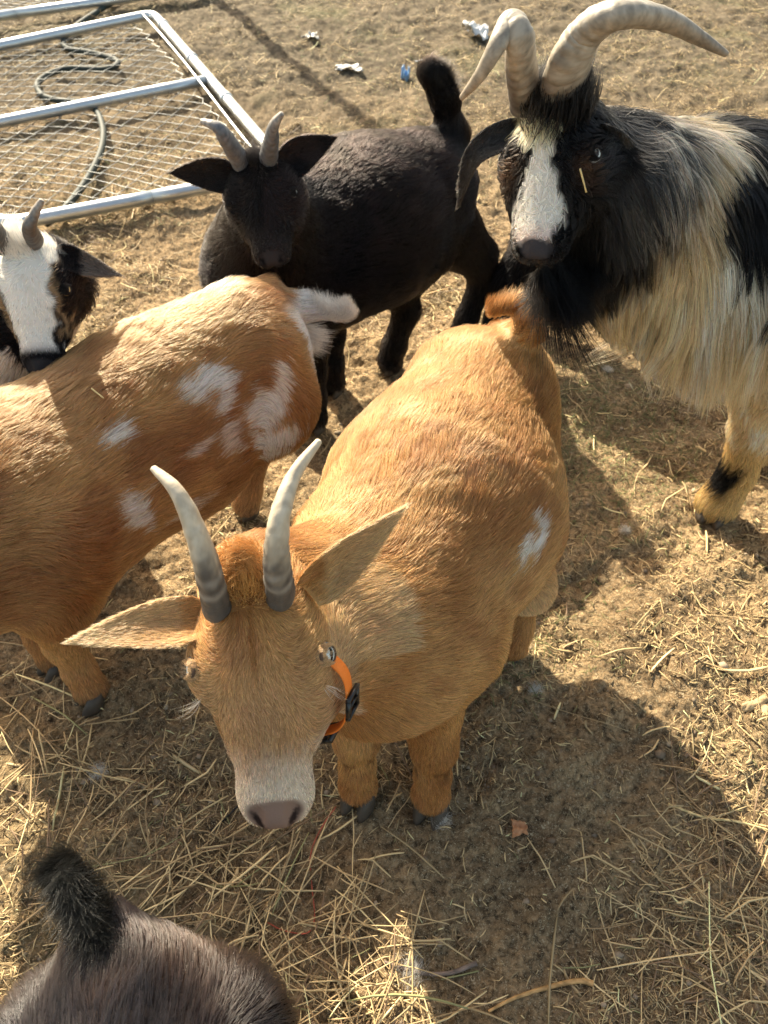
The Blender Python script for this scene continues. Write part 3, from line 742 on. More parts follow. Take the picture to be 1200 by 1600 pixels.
# ------------------------------------------------------------------ gate, hose, scraps
def build_gate():
    m_g = simple('galvanised_steel', (.50, .53, .55), .38, .85, .18, 22, .15); m_w = simple('fence_wire', (.30, .30, .29), .5, .8, .2, 60)
    z = .045
    def corner_gate(nm, lab, A0, B0, C0, D0, mid, cellsz, R0=.021, group='chain-link gate panels lying on the ground'):
        """A0 near left, B0 near right, C0 far right, D0 far left"""
        g = thing(nm, ((A0 + C0) / 2) * A([1, 1, 0]), lab, 'gate', group)
        def bar(n, pts, rr=R0, name=None):
            V, F, T3 = tube(spline(pts, n), rr, 16); return V, F, T3
        def rc_(p, q, s, rr=.07, k=5):      # rounded corner from p to s round q
            a = q + unit(p - q) * rr; b = q + unit(s - q) * rr; t = np.linspace(0, 1, k)[:, None]
            return (1 - t)**2 * a + 2 * t * (1 - t) * q + t * t * b
        loop = np.vstack([(A0 + B0) / 2, rc_(A0, B0, C0), rc_(B0, C0, D0), rc_(C0, D0, A0), rc_(D0, A0, B0), (A0 + B0) / 2])
        fine = np.vstack([loop[i] + (loop[i + 1] - loop[i]) * np.linspace(0, 1, 6)[:-1, None] for i in range(len(loop) - 1)] + [loop[-1:]])
        V, F, T3 = tube(fine, R0, 16, up=(0, 0, 1)); mesh_obj('frame', V, [F, T3], m_g, g)
        if mid is not None:
            V, F, T3 = tube(np.linspace(mid[0], mid[1], 8), R0 * .95, 16, up=(0, 0, 1)); mesh_obj('middle_rail', V, [F, T3], m_g, g)
        # sleeves
        for t in (.10, .36, .62, .93):
            p = C0 + (B0 - C0) * t; d = unit(B0 - C0)
            V, F, T3 = tube(A([p - d * .016, p - d * .012, p + d * .012, p + d * .016]), A([R0 * 1.02, R0 * 1.2, R0 * 1.2, R0 * 1.02]), 16, up=(0, 0, 1)); mesh_obj('clamp', V, [F, T3], m_g, g)
        # tension bar inside the right tube
        e = unit(A0 - B0) * .055
        a_, b_ = C0 + e + A([0, 0, .012]), B0 + e + A([0, 0, .012]); pth = a_ + (b_ - a_) * np.linspace(0, 1, 14)[:, None]
        pth = pth + np.sin(np.linspace(0, 5, 14))[:, None] * A([.006, 0, .004])
        V, F, T3 = tube(pth, .0045, 8); mesh_obj('tension_bar', V, [F, T3], m_g, g)
        # chain link: zigzag wires
        ux = (B0 - A0); uy = (D0 - A0); wx, wy = np.linalg.norm(ux), np.linalg.norm(uy); ux, uy = ux / wx, uy / wy
        parts = []; nw = int(wx / cellsz); ns = int(wy / (2 * cellsz))
        rg = np.random.default_rng(4)
        for i in range(nw):
            k = np.arange(ns * 2 + 1); t = k / (ns * 2) * wy
            x = (i + .5) * cellsz + np.where((k + i) % 2 == 0, -.52, .52) * cellsz
            x = np.clip(x, .01, wx - .055)
            sag = .020 * np.sin(t / wy * 3.1 * 2 + .5) * np.sin(x / wx * 3.14 * 2)
            z_ = -.012 + sag * .7 + np.where((k + i) % 2 == 0, .0018, -.0018)
            a_s = (x / wx)[:, None]; b_t = (t / wy)[:, None]; pp = (A0 * (1 - a_s) + B0 * a_s) * (1 - b_t) + (D0 * (1 - a_s) + C0 * a_s) * b_t; pp[:, 2] += z_
            pp[:, :2] += (noise(pp, 2, 5) * .006)[:, None]
            P = np.repeat(pp, 1, 0)
            parts.append(tube(P, .0013, 4, False, up=(0, 0, 1)))
        V, F = joinm(parts); mesh_obj('chain_link_mesh', V, [F[0]], m_w, g)
        return g
    A0, B0, C0 = W(4, 352, z), W(452, 268, z), W(240, 22, z)
    Dd = A0 + (C0 - B0)
    Mr = W(322, 126, z); 
    corner_gate('chain_link_gate', 'galvanised chain-link gate panel lying flat, its rounded corner near the white-faced goat', A0, B0, C0, W(-300, 134, z), (W(-150, 221, z), Mr), .038)
    corner_gate('chain_link_gate', 'second galvanised panel further back, only one tube in the top corner', W(-330, 72, z), W(330, -22, z), W(250, -120, z), W(-500, -60, z), None, .036)
    m_h = simple('hose_rubber', (.012, .022, .018), .7, 0, .35, 30, .2)
    pts = [W(x, y, h) for x, y, h in ((215, -14, .02), (180, 2, .02), (120, 40, .02), (100, 72, .018), (150, 84, .02), (184, 96, .022), (165, 108, .022), (100, 108, .02), (60, 128, .02), (72, 152, .02), (140, 166, .022), (160, 196, .03), (158, 235, .03), (135, 282, .03), (96, 332, .03), (70, 350, .022))]
    V, F, T3 = tube(spline(pts, 160), .0115, 14); tag(mesh_obj('garden_hose', V, [F, T3], m_h), 'dark green garden hose snaking under the fallen chain-link gate', 'hose')

def crumple(name, c, size, col, label, cat, seed, rough=.4, h=.02, asp=(1, 1), ang=0):
    r = np.random.default_rng(seed); n = 15
    u, v = np.meshgrid(np.linspace(-1, 1, n), np.linspace(-1, 1, n), indexing='ij'); u, v = u.ravel(), v.ravel()
    edge = 1 + .35 * noise(np.stack([np.arctan2(v, u), u * 0, u * 0], 1), .45, seed)
    P = np.stack([u * asp[0] * size * edge, v * asp[1] * size * edge, 0 * u], 1)
    P[:, 2] = h * (.6 + .5 * noise(P / size, .55, seed + 2) + .25 * noise(P / size, 1.4, seed + 3))
    ca, sa = math.cos(ang), math.sin(ang); P[:, :2] = P[:, :2] @ A([[ca, sa], [-sa, ca]])
    P += c
    i = np.arange(n - 1)[:, None] * n; j = np.arange(n - 1)[None]; F = np.stack([i + j, i + n + j, i + n + j + 1, i + j + 1], -1).reshape(-1, 4)
    m = simple(name, col, rough, 0, .12, 40)
    o = mesh_obj(name, P, F, m); so = o.modifiers.new('thickness', 'SOLIDIFY'); so.thickness = .0012
    tag(o, label, cat); return o
def build_scraps():
    def g(px, py, dz=.004):
        p = W(px, py, 0); p[2] = gh(p[:1], p[1:2])[0] + dz; return p
    crumple('plastic_scrap', g(742, 56), .055, (.50, .50, .50), 'crumpled white plastic scrap on the ground behind the billy goat\'s left horn', 'litter', 2, h=.04)
    crumple('paper_scrap', g(672, 93), .06, (.50, .51, .54), 'flat pale strip of paper lying just above the black goat\'s tail', 'litter', 3, asp=(1, .3), h=.012, ang=-.1)
    crumple('paper_scrap', g(546, 108), .05, (.36, .35, .33), 'grey-white torn paper scrap on the bare ground above the black goat\'s back', 'litter', 4, asp=(1, .7), h=.014)
    crumple('paper_scrap', g(484, 62), .032, (.36, .35, .33), 'small grey-white paper scrap near the top of the pen', 'litter', 5, h=.014)
    crumple('plastic_piece', g(633, 122), .02, (.14, .28, .50), 'small blue plastic piece beside the black goat\'s tail', 'litter', 6, asp=(.6, 1.3), h=.04)
    crumple('fallen_leaf', g(811, 1298), .011, (.46, .22, .10), 'small reddish-brown dry leaf lying in the shade right of the front hooves', 'leaf', 7, rough=.8, h=.006)
    crumple('fallen_leaf', g(1190, 1100), .022, (.42, .30, .16), 'broad tan dry leaf at the right edge of the ground', 'leaf', 8, rough=.8, h=.010, asp=(1.4, .7), ang=.5)
    # curled husk, stick, red string, wool
    M_d = attr_mat('dry_stem', .7, .2, .4, 300)
    def stem(name, pts, r0, r1, col, label, cat, flat=.5, h=.004):
        P = spline([g(x, y, h + .001 * (i % 2)) for i, (x, y) in enumerate(pts)], 40); t = np.linspace(0, 1, 40)
        V, F, T3 = tube(P, r0 + (r1 - r0) * t, 8, True, (0, 0, 1), 1 / flat if False else 1.0); V[:, 2] = P[:, 2].mean() * 0 + V[:, 2]
        c = np.clip(A(col) * (1 + .3 * noise(V, 60, 3))[:, None], 0, 1)
        tag(mesh_obj(name, V, [F, T3], M_d, None, c), label, cat)
    stem('dry_husk', [(762, 1582), (800, 1562), (850, 1545), (900, 1534), (925, 1538)], .0018, .0042, (.52, .30, .12), 'long tan dry corn husk curl near the bottom edge', 'husk')
    stem('stick', [(600, 1502), (650, 1518), (700, 1520), (745, 1505)], .002, .0035, (.20, .15, .12), 'thin dark stick lying by the sunlit hay patch', 'stick')
    stem('red_string', [(525, 1262), (505, 1290), (485, 1330), (486, 1380), (490, 1430), (478, 1455), (440, 1448), (415, 1436)], .0010, .0009, (.42, .10, .06), 'thin reddish string winding through the hay below the golden goat\'s muzzle', 'string')
    stem('dry_stalk', [(1045, 1255), (1100, 1275), (1150, 1285), (1215, 1300)], .0022, .0018, (.66, .50, .24), 'thick pale hay stalk at the right edge of the shadow', 'stalk')
    M_wool = hair_mat('wool', .5, .6); RT = np.random.default_rng(31)
    for (px, py, s, lab) in ((640, 1512, .030, 'wisp of pale shed wool on the hay left of the dry husk'), (155, 1205, .018, 'white wisp of shed wool in the shade left of the golden goat\'s muzzle'), (975, 832, .014, 'little tuft of white fluff right of the golden goat\'s flank'),
                             (835, 1075, .016, 'white fluff in the sunlit gap beside the golden goat\'s hind foot'), (690, 1285 - 0, .018, 'white wisp of wool beside the front hooves'), (950, 572, .016, 'pale fluff on the ground behind the golden goat')):
        c = g(px, py, .004); n = 260; v = unit(RT.normal(size=(n, 3))); v[:, 2] = np.abs(v[:, 2]) * .3; P = c + v * s * RT.uniform(.1, 1, (n, 1)) * A([1, 1, .5])
        S, rd = grow(None, P, unit(RT.normal(size=(n, 3))), RT.normal(size=(n, 3)), np.full(n, s * .9), .5, .1, 6, 0, .01, .00016, .4, RT, curl=2.0)
        S[..., 2] = np.maximum(S[..., 2], c[2] - .002)
        tag(curves_obj('wool_tuft', S, rd, np.tile(A([.62, .58, .52]), (n, 1)), M_wool), lab, 'wool')
def build_post():
    m = simple('weathered_wood', (.20, .16, .12), .85, 0, .3, 30, .5)
    V, F, T3 = tube(A([[-.97, 4.62, -.05], [-.97, 4.62, 1.70], [-.97, 4.62, 1.76]]), A([.032, .030, .020]), 12)
    tag(mesh_obj('fence_post', V, [F, T3], m), 'wooden fence post beyond the top edge whose shadow crosses the pen', 'post')

# ------------------------------------------------------------------ the goats
GOLD, GOLDL, CREAM, WHITE = A([.385, .182, .062]), A([.54, .30, .112]), A([.78, .62, .40]), A([.85, .80, .72])
def build_golden():
    B = Body(.0036)
    chest = W(612, 955, .345); belly = W(690, 795, .36); rump = W(745, 655, .385); wither = W(590, 860, .43)
    dirf = unit((chest - rump) * A([1, 1, 0])); side = A([-dirf[1], dirf[0], 0])        # side: to the picture's right
    B.rc(chest, belly, .138, .168, .05, .021)
    B.rc(chest + dirf * .02, chest + dirf * .04 + A([0, 0, -.045]), .10, .088, .04, .032, A([0, 0, -1]) + dirf * .2)
    B.rc(belly, rump, .168, .125, .05, .022)
    B.rc(wither, rump + A([0, 0, .05]), .085, .085, .06, .022)
    H = head_frame(W(385, 895, .625), W(429, 1315, .46), (0, -.35, .9))
    nb = hp(H, 0, .14, -.42)
    B.rc(nb, wither + A([0, -.03, -.04]), .056, .10, .05, .020)
    B.rc(hp(H, 0, .12, -.42), chest + dirf * .05, .055, .115, .05, .018)
    H['eu'] = .40; H['ey'] = .325; add_head(B, H, .009, .97, 1.04)
    for q in (-1, 1): B.rc(rump + side * q * .062 + A([0, 0, .085]), rump + side * q * .05 - dirf * .05 + A([0, 0, .075]), .03, .028, .04, .02)
    for q in (-1, 1): B.rc(wither + side * q * .06 + A([0, 0, .02]), chest + side * q * .10 + A([0, 0, -.02]), .035, .055, .04, .02)
    B.rc(W(462, 1075, .49), chest + dirf * .03 + A([0, 0, .05]), .036, .10, .04, .018)
    ff = [(W(560, 1238, 0), -1), (W(672, 1252, 0), 1)]
    for p, q in ff:
        sh = chest + side * q * .06 + dirf * .03 + A([0, 0, -.06])
        leg(B, [sh, A([p[0] + .0, p[1] + .03, .15]), A([p[0], p[1] + .012, .085]), A([p[0], p[1] + .0, .036])], [.068, .030, .022, .029], .013)
    hf = [(W(798, 1018, 0), 1), (W(660, 960, 0) , -1)]
    for p, q in hf:
        hip = rump + side * q * .055 + A([0, 0, -.04]) + dirf * .02
        leg(B, [hip, p + A([.0, .01, .20]), p - dirf * .06 + A([0, 0, .15]), p - dirf * .02 + A([0, 0, .06]), p + A([0, 0, .03])], [.080, .042, .026, .022, .027], .014)
    tb = rump - dirf * .115 + A([0, 0, .07]); tt = W(800, 505, .56)
    tp = [tb, W(832, 520, .55), W(812, 478, .575), W(768, 482, .57)]
    B.rc(tb, tp[1], .030, .016, .03, .02)
    # ears
    e1 = make_ear(hp(H, .20, .17, -.14), W(106, 1003, .57), unit(A([.1, -.35, .9])), .031, .0036, .30, .0, bend=(0, .0, .004))
    e2 = make_ear(hp(H, -.20, .10, -.12), W(633, 793, .65), unit(A([.1, -.9, .2])), .032, .0036, .30, .0)
    def colf(P, n, r):
        c = mixc(GOLD, GOLDL, .5 + .5 * noise(P, 5, 2))
        c = mixc(c, A([.30, .125, .045]), .5 * sstep(.2, 1, noise(P, 16, 6)))
        wb1, wb2, wb3 = B.hit(820, 868), B.hit(838, 835), B.hit(690, 715)
        c = mixc(c, CREAM, .55 * sstep(.26, .17, P[:, 2]) * (P[:, 1] > .5) * (P[:, 2] > .14))
        for b, s_ in ((wb1, (.026, .026, .020)), (wb2, (.015, .018, .022))):
            c = mixc(c, WHITE, ragged(blob(P, b, tuple(v * .85 for v in s_), .9, .5, 5, 40), r) * .8)
        c = mixc(c, A([.42, .20, .10]), .5 * blob(P, wb3, (.07, .03, .05), .6, .5, 8, 25))
        x, y, z = hloc(H, P)
        hd = (y > .02) & (z > -.6) & (np.abs(x) < .34)
        muz = sstep(.62, .86, y - .1 * z + .02 * noise(P, 40, 3)) * hd
        c = mixc(c, A([.50, .31, .16]), .6 * hd * sstep(.15, .55, y))
        c = mixc(c, A([.72, .60, .46]), muz * .9)
        c = mixc(c, A([.23, .135, .10]), .9 * pad_mask(H, P) * hd)
        c = mixc(c, A([.03, .018, .015]), nostril(H, P, 1.04))
        c = mixc(c, A([.05, .03, .025]), lid_mask(H, P) * hd * .9)
        c = mixc(c, A([.30, .13, .04]), hd * sstep(.018, .004, np.abs(x)) * sstep(.02, .08, y) * sstep(.42, .30, y) * .8)
        ear = (np.abs(x) > .27) & (y < .45) & (z > -.5) & (y > -.6)
        c = mixc(c, A([.66, .50, .28]), ear * (.35 + .6 * sstep(.4, .9, np.abs(x))))
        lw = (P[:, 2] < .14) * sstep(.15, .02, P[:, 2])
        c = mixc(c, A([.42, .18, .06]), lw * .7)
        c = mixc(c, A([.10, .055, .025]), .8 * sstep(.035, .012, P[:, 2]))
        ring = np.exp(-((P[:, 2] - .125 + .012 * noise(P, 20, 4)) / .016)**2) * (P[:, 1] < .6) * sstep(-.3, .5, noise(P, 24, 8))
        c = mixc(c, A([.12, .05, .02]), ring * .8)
        tl = sstep(.50, .55, P[:, 2]) * (P[:, 1] > .95)
        c = mixc(c, A([.30, .12, .035]), tl)
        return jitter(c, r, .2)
    RT = np.random.default_rng(3)
    ex = [brush(tp, 4200, .042, 1.0, A([.38, .17, .055]), .00028, .020, r=RT, curl=1.3, jit=.45),
          tuft(hp(H, .03, -.02, -.06), unit(A([0, .3, 1])), .8, 3000, .032, A([.50, .25, .09]), .0003, 5, RT, .026, 0, jit=.2),
          tuft(hp(H, 0, .06, .0), unit(H['f'] * .2 + H['u']), 1.0, 500, .014, A([.60, .33, .11]), .0003, 5, RT, .02, 0)]
    # whiskers and lashes
    for q in (-1, 1):
        ex.append(tuft(hp(H, q * .24, .47, -.08), unit(H['s'] * q * .6 + H['f'] * .8), .5, 14, .03, A([.75, .7, .6]), .00016, 5, RT, .004, .1))
        ex.append(tuft(hp(H, q * .26, .345, -.075), unit(H['s'] * q + H['u'] * .3 + H['f'] * .3), .5, 50, .010, A([.5, .35, .2]), .00018, 5, RT, .007, .3))
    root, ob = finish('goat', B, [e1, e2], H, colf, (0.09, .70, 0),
        'golden tan goat with an orange collar and two pale horns, looking up', 'goat', 'goats in the pen',
        250000, .00034, M_fur, .28, .42, .0042, hooves=[(ff[0][0] + A([0, -.016, 0]), dirf, .040), (ff[1][0] + A([0, -.016, 0]), dirf, .040), (hf[0][0], dirf, .034), (hf[1][0], dirf, .034)], extra=ex, k=5)
    eyes(H, root, (.66, .72, .70), (.08, .045, .025), r=.060, top=.80, fur=(.50, .30, .14))
    def hc(t, V):
        c = mixc(A([.075, .068, .062]), A([.42, .36, .27]), sstep(.16, .42, t + .05 * noise(V, 40, 3)))
        c = mixc(c, A([.30, .27, .23]), .5 * np.exp(-((t - .2) / .02)**2) + .6 * np.exp(-((t - .13) / .015)**2))
        c = c * (1 + .16 * noise(V * A([1, 1, .3]), 90, 5))[:, None]
        return np.clip(mixc(c, A([.62, .50, .36]), sstep(.5, 1, t) * .4), .01, .9)
    make_horn([hp(H, .125, .12, -.02), W(322, 880, .675), W(300, 815, .715), W(274, 765, .74), W(238, 730, .75)], .0165, .0032, root, hc, 14, .03, .8)
    make_horn([hp(H, -.115, .10, -.02), W(432, 870, .68), W(438, 805, .72), W(460, 742, .74), W(500, 687, .76)], .0175, .0032, root, hc, 14, .03, .8)
    # collar: webbing round the neck
    c0 = hp(H, 0, .10, -.44); ax = unit(chest - c0 + A([0, 0, .06])) 
    P0 = W(536, 1040, .50); P1 = W(500, 1165, .44)
    cen = W(474, 1094, .47); aa = unit(A([.25, .62, -.15])); u1 = unit(np.cross(aa, A([0, 0, 1]))); u2 = np.cross(u1, aa)
    th = np.linspace(0, 2 * math.pi, 97)[:-1]
    dd = np.cos(th)[:, None] * u1 + np.sin(th)[:, None] * u2
    rr_ = np.full(96, .02)
    for _ in range(60):
        inn = (B.sample(cen + dd * rr_[:, None]) < .011) & (rr_ < .085); rr_[inn] += .0012
    for _ in range(6): rr_ = (np.roll(rr_, 1) + rr_ + np.roll(rr_, -1)) / 3
    path = cen + dd * rr_[:, None]
    m_or = simple('orange_webbing', (.95, .22, .02), .6, 0, .12, 900, .5); m_bk = simple('black_plastic', (.012, .012, .012), .35, 0, .2, 60)
    col = thing('collar', cen, 'bright orange webbing collar with black plastic buckles around the golden goat\'s neck', 'collar')
    rad = unit(path - cen); hw, ht = .0066, .0011
    V = np.stack([path + aa * a * hw + rad * b * ht for a, b in ((-1, -1), (-1, 1), (-.3, 1.15), (.3, 1.15), (1, 1), (1, -1))], 1).reshape(-1, 3)
    i = np.arange(96)[:, None] * 6; i2 = (np.arange(96)[:, None] + 1) % 96 * 6; j = np.arange(6)[None]; j2 = (j + 1) % 6
    mesh_obj('strap', V, np.stack([i + j, i2 + j, i2 + j2, i + j2], -1).reshape(-1, 4), m_or, col)
    COL['path'], COL['rad'], COL['aa'] = path, rad, aa
    pj = px(path); fr = (rad @ (A([0, 0, CAM_H]) - cen)) > 0
    for q_, tgt in enumerate(((512, 1152), (549, 1098))): COLB[q_] = int(np.argmin(np.hypot(pj[:, 0] - tgt[0], pj[:, 1] - tgt[1]) + (500 * ~fr if q_ else 0)))
    print('collar', COLB, pj[COLB])
    for kk, wdt in ((COLB[0], .009), (COLB[1], .014)):
        p = path[kk] + rad[kk] * .004; tn = unit(path[(kk + 1) % 96] - path[kk - 1]); parts = []
        for a in (-1, 1):
            parts.append(box(p + tn * a * wdt, tn, aa, rad[kk], (.002, .0125, .0028)))
            parts.append(box(p + aa * a * .0105, tn, aa, rad[kk], (wdt, .002, .0026)))
        parts.append(box(p, tn, aa, rad[kk], (.0016, .0125, .0022)))
        V, F = joinm(parts); mesh_obj('buckle', V, [F[0]], m_bk, col, smooth=False)
    return H
COL = {}; COLB = [0, 0]

def build_spotted():
    B = Body(.0048)
    rump = W(384, 566, .39); belly = W(255, 662, .335); shoulder = W(40, 800, .35)
    dirf = unit((shoulder - rump) * A([1, 1, 0])); side = A([-dirf[1], dirf[0], 0])
    B.rc(shoulder, belly, .145, .158, .05, .026)
    B.rc(belly, rump, .155, .106, .05, .026)
    B.rc(shoulder + A([-.02, 0, .07]), rump + A([0, 0, .055]), .085, .080, .06, .026)
    chest = shoulder + dirf * .10
    B.rc(chest, shoulder, .125, .15, .05, .024)
    H = head_frame(chest + dirf * .16 + A([0, 0, .20]), chest + dirf * .34 + A([0, 0, .10]), (0, -.3, .9))
    B.rc(hp(H, 0, .05, -.25), chest + A([0, 0, .03]), .062, .10, .05, .02)
    add_head(B, H, .011)
    B.rc(rump + side * .06 + A([0, 0, .07]), rump + side * .085 + dirf * .03 + A([0, 0, -.06]), .03, .06, .04, .02)
    B.rc(shoulder + side * .10 + A([0, 0, .04]), shoulder + side * .10 + dirf * .03 + A([0, 0, -.08]), .05, .055, .04, .02)
    ff = [W(146, 1092, 0), W(88, 1042, 0)]
    for p, q in zip(ff, (1, -1)):
        sh = shoulder + side * q * .06 + dirf * .0 + A([0, 0, -.06])
        sh = A([p[0] * .6 + sh[0] * .4, p[1] * .6 + sh[1] * .4, .26])
        leg(B, [sh, A([p[0] - .01, p[1] + .03, .15]), A([p[0] - .004, p[1] + .015, .08]), A([p[0], p[1] + .008, .028])], [.055, .029, .022, .028], .013)
    hf = [W(388, 800, 0), W(445, 655, 0)]
    for p, q in zip(hf, (1, -1)):
        hip = rump + side * q * .06 + A([0, 0, -.05])
        leg(B, [hip, p + A([.02, .03, .21]), p - dirf * .05 + A([0, 0, .15]), p - dirf * .012 + A([0, 0, .06]), p + A([0, 0, .03])], [.082, .042, .026, .022, .027], .014)
    tb = W(462, 480, .44); tt = W(520, 492, .43)
    B.rc(rump - dirf * .06 + A([0, .03, .05]), tb, .055, .020, .03, .03)
    B.rc(tb, tt, .017, .008, .03, .02)
    e1 = make_ear(hp(H, .20, .10, -.10), hp(H, .75, -.05, -.1), unit(A([.1, -.55, .8])), .040)
    e2 = make_ear(hp(H, -.20, .10, -.10), hp(H, -.75, -.05, -.1), unit(A([.1, -.55, .8])), .040)
    pts = [((318, 600), (.038, .030, .020), 1.), ((338, 635), (.016, .02, .024), .85), ((165, 690), (.028, .022, .012), .95), ((205, 805), (.016, .03, .035), .8),
           ((408, 650), (.030, .05, .050), .85), ((435, 605), (.018, .05, .035), .8), ((425, 685), (.045, .06, .030), .9), ((300, 447), (.05, .03, .014), .9),
           ((280, 800), (.05, .04, .014), .5), ((300, 705), (.03, .03, .008), .5), ((350, 690), (.016, .03, .02), .55)]
    def colf(P, n, r):
        c = mixc(A([.355, .172, .066]), A([.49, .275, .108]), .5 + .5 * noise(P, 6, 2))
        c = mixc(c, A([.30, .12, .045]), .5 * sstep(.1, .9, noise(P, 13, 6)))
        c = mixc(c, A([.56, .32, .18]), .30 * sstep(.30, .2, P[:, 2]) * sstep(-.6, -.3, P[:, 0]))
        for (bx, by), s_, a in pts: c = mixc(c, WHITE, ragged(blob(P, B.hit(bx, by), s_, .9, .35, 5, 24), r) * a)
        tl = sstep(-.175, -.15, P[:, 0] - 0 * P[:, 1]) * (P[:, 2] > .36) * (P[:, 1] > 1.0)
        c = mixc(c, WHITE, tl)
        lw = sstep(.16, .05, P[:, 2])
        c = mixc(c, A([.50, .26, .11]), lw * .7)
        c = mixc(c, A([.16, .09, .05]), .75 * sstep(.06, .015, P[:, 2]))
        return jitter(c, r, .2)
    RT = np.random.default_rng(5)
    td = unit(W(545, 480, .43) - W(475, 478, .43))
    ex = [brush([tb, tt, W(540, 486, .43)], 5000, .044, .8, WHITE, .0003, .011, r=RT, grav=.3, jit=.15, tip=1.0, curl=.5),
          tuft(W(470, 520, .40), unit(A([.35, 0, -.9])), .4, 900, .05, WHITE, .0003, 6, RT, .02, .3, body=B if False else None)]
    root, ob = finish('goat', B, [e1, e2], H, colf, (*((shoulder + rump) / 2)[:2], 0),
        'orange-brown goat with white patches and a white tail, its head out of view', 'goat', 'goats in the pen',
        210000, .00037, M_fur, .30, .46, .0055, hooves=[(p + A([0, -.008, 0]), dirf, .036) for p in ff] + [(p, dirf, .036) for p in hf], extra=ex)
    eyes(H, root)
    stalk_on(B, (144, 612), (162, 626), 'bit of straw lying on the spotted goat\'s shoulder')
    hc = lambda t, V: mixc(A([.09, .085, .08]), A([.5, .42, .3]), sstep(.2, .6, t))
    for q in (-1, 1):
        b = hp(H, q * .12, .1, -.02); make_horn([b, b + A([q * -.02, .03, .06]), b + A([q * -.05, .06, .11])], .015, .003, root, hc)

def build_black():
    B = Body(.0055)
    shoulder = W(470, 395, .36); belly = W(570, 350, .375); rump = W(652, 300, .41)
    dirf = unit((shoulder - rump) * A([1, 1, 0])); side = A([-dirf[1], dirf[0], 0])
    B.rc(shoulder, belly, .155, .168, .05, .022)
    B.rc(belly, rump, .168, .122, .05, .022)
    H = head_frame(W(395, 238, .645), W(424, 412, .515), (0, -.8, .5))
    chest = W(405, 430, .36)
    B.rc(chest, shoulder, .105, .16, .06, .022)
    B.rc(hp(H, 0, .30, -.42), chest + A([.03, .05, .02]), .065, .115, .05, .022)
    B.rc(hp(H, 0, .48, -.42), chest, .045, .09, .05, .022)
    add_head(B, H, .008, 1.18, 1.25)
    ff = [W(492, 665, 0), W(520, 610, 0)]
    for p, q in zip(ff, (1, -1)):
        sh = A([p[0], p[1] + .04, .27])
        leg(B, [sh, A([p[0], p[1] + .02, .15]), A([p[0], p[1] + .01, .08]), A([p[0], p[1], .028])], [.06, .030, .025, .030], .015)
    hf = [W(610, 577, 0), W(722, 530, 0)]
    for p, q in zip(hf, (1, -1)):
        hip = rump + side * q * .06 + A([0, 0, -.06])
        hip = A([(p[0] + hip[0]) / 2, hip[1] - .02, .32])
        leg(B, [hip, p + A([.02, .03, .22]), p - dirf * .045 + A([0, 0, .16]), p - dirf * .012 + A([0, 0, .07]), p + A([0, 0, .03])], [.095, .046, .028, .024, .029], .018)
    tb = W(705, 215, .50); tt = W(668, 118, .62)
    B.rc(W(690, 260, .44), tb, .075, .035, .04, .02)
    B.rc(tb, (tb + tt) / 2 + A([.012, 0, .01]), .028, .024, .02, .02); B.rc((tb + tt) / 2 + A([.012, 0, .01]), tt, .024, .016, .02, .02)
    e1 = make_ear(hp(H, .20, .12, -.10), W(264, 270, .60), unit(A([.0, -.9, .1])), .037, .004, .35)
    e2 = make_ear(hp(H, -.20, .10, -.10), W(526, 214, .63), unit(A([.0, -.95, .1])), .040, .004, .35)
    def colf(P, n, r):
        c = mixc(A([.007, .006, .007]), A([.014, .011, .010]), .5 + .5 * noise(P, 6, 2))
        c = mixc(c, A([.036, .025, .024]), .5 * sstep(.2, .9, noise(P, 5, 8)) * (P[:, 2] > .42) * (P[:, 0] > -.2))  # purple-brown sheen along the top of the back, painted into the black coat
        x, y, z = hloc(H, P); hd = (y > 0) & (y < 1.1) & (z > -.5) & (np.abs(x) < .3)
        c = mixc(c, A([.07, .055, .05]), pad_mask(H, P) * hd)
        c = mixc(c, A([.03, .024, .022]), hd * .6 * sstep(.6, .8, y))
        c = mixc(c, A([.004, .003, .003]), nostril(H, P, 1.22))
        c = mixc(c, A([.006, .005, .005]), lid_mask(H, P) * hd)
        return jitter(c, r, .25)
    RT = np.random.default_rng(6)
    ex = [brush([tb, (tb + tt) / 2 + A([.014, 0, .01]), tt], 9000, .058, .85, A([.009, .008, .008]), .0004, .026, r=RT, jit=.4, tip=.75),
          tuft(tb, unit(A([-.1, .0, 1])), .5, 300, .05, A([.012, .010, .010]), .0004, 5, RT, .025, 0), tuft((tb + tt) / 2 + A([.012, 0, .01]), unit(A([-.25, 0, 1])), .7, 300, .04, A([.012, .010, .010]), .0004, 5, RT, .02, 0),
          tuft(tt, unit(A([-.45, 0, .8])), .9, 1500, .038, A([.02, .015, .014]), .00035, 5, RT, .016, 0),
          tuft(hp(H, 0, .08, -.05), unit(A([0, -.2, 1])), .9, 1400, .018, A([.012, .011, .012]), .0003, 5, RT, .03, 0)]
    root, ob = finish('goat', B, [e1, e2], H, colf, (*((shoulder + rump) / 2)[:2], 0),
        'small all black goat with short grey horns and its tail raised, behind the spotted goat', 'goat', 'goats in the pen',
        130000, .00045, M_furb, .36, .5, .009, hooves=[(p + A([0, -.008, 0]), A([-.3, -1, 0]), .038) for p in ff] + [(p, dirf, .038) for p in hf], extra=ex)
    eyes(H, root, (.36, .38, .36), (.012, .011, .011), top=.62, fur=(.012, .011, .011))
    hc = lambda t, V: np.clip(mixc(A([.10, .105, .115]), A([.26, .23, .20]), sstep(.55, 1, t)) * (1 + .25 * noise(V, 120, 5))[:, None], .01, .9)
    make_horn([hp(H, .13, .05, -.04), W(352, 215, .69), W(338, 198, .71), W(314, 189, .715)], .018, .004, root, hc, 9, .10, .8)
    make_horn([hp(H, -.13, .05, -.04), W(424, 218, .69), W(428, 196, .72), W(441, 177, .74)], .018, .004, root, hc, 9, .10, .8)

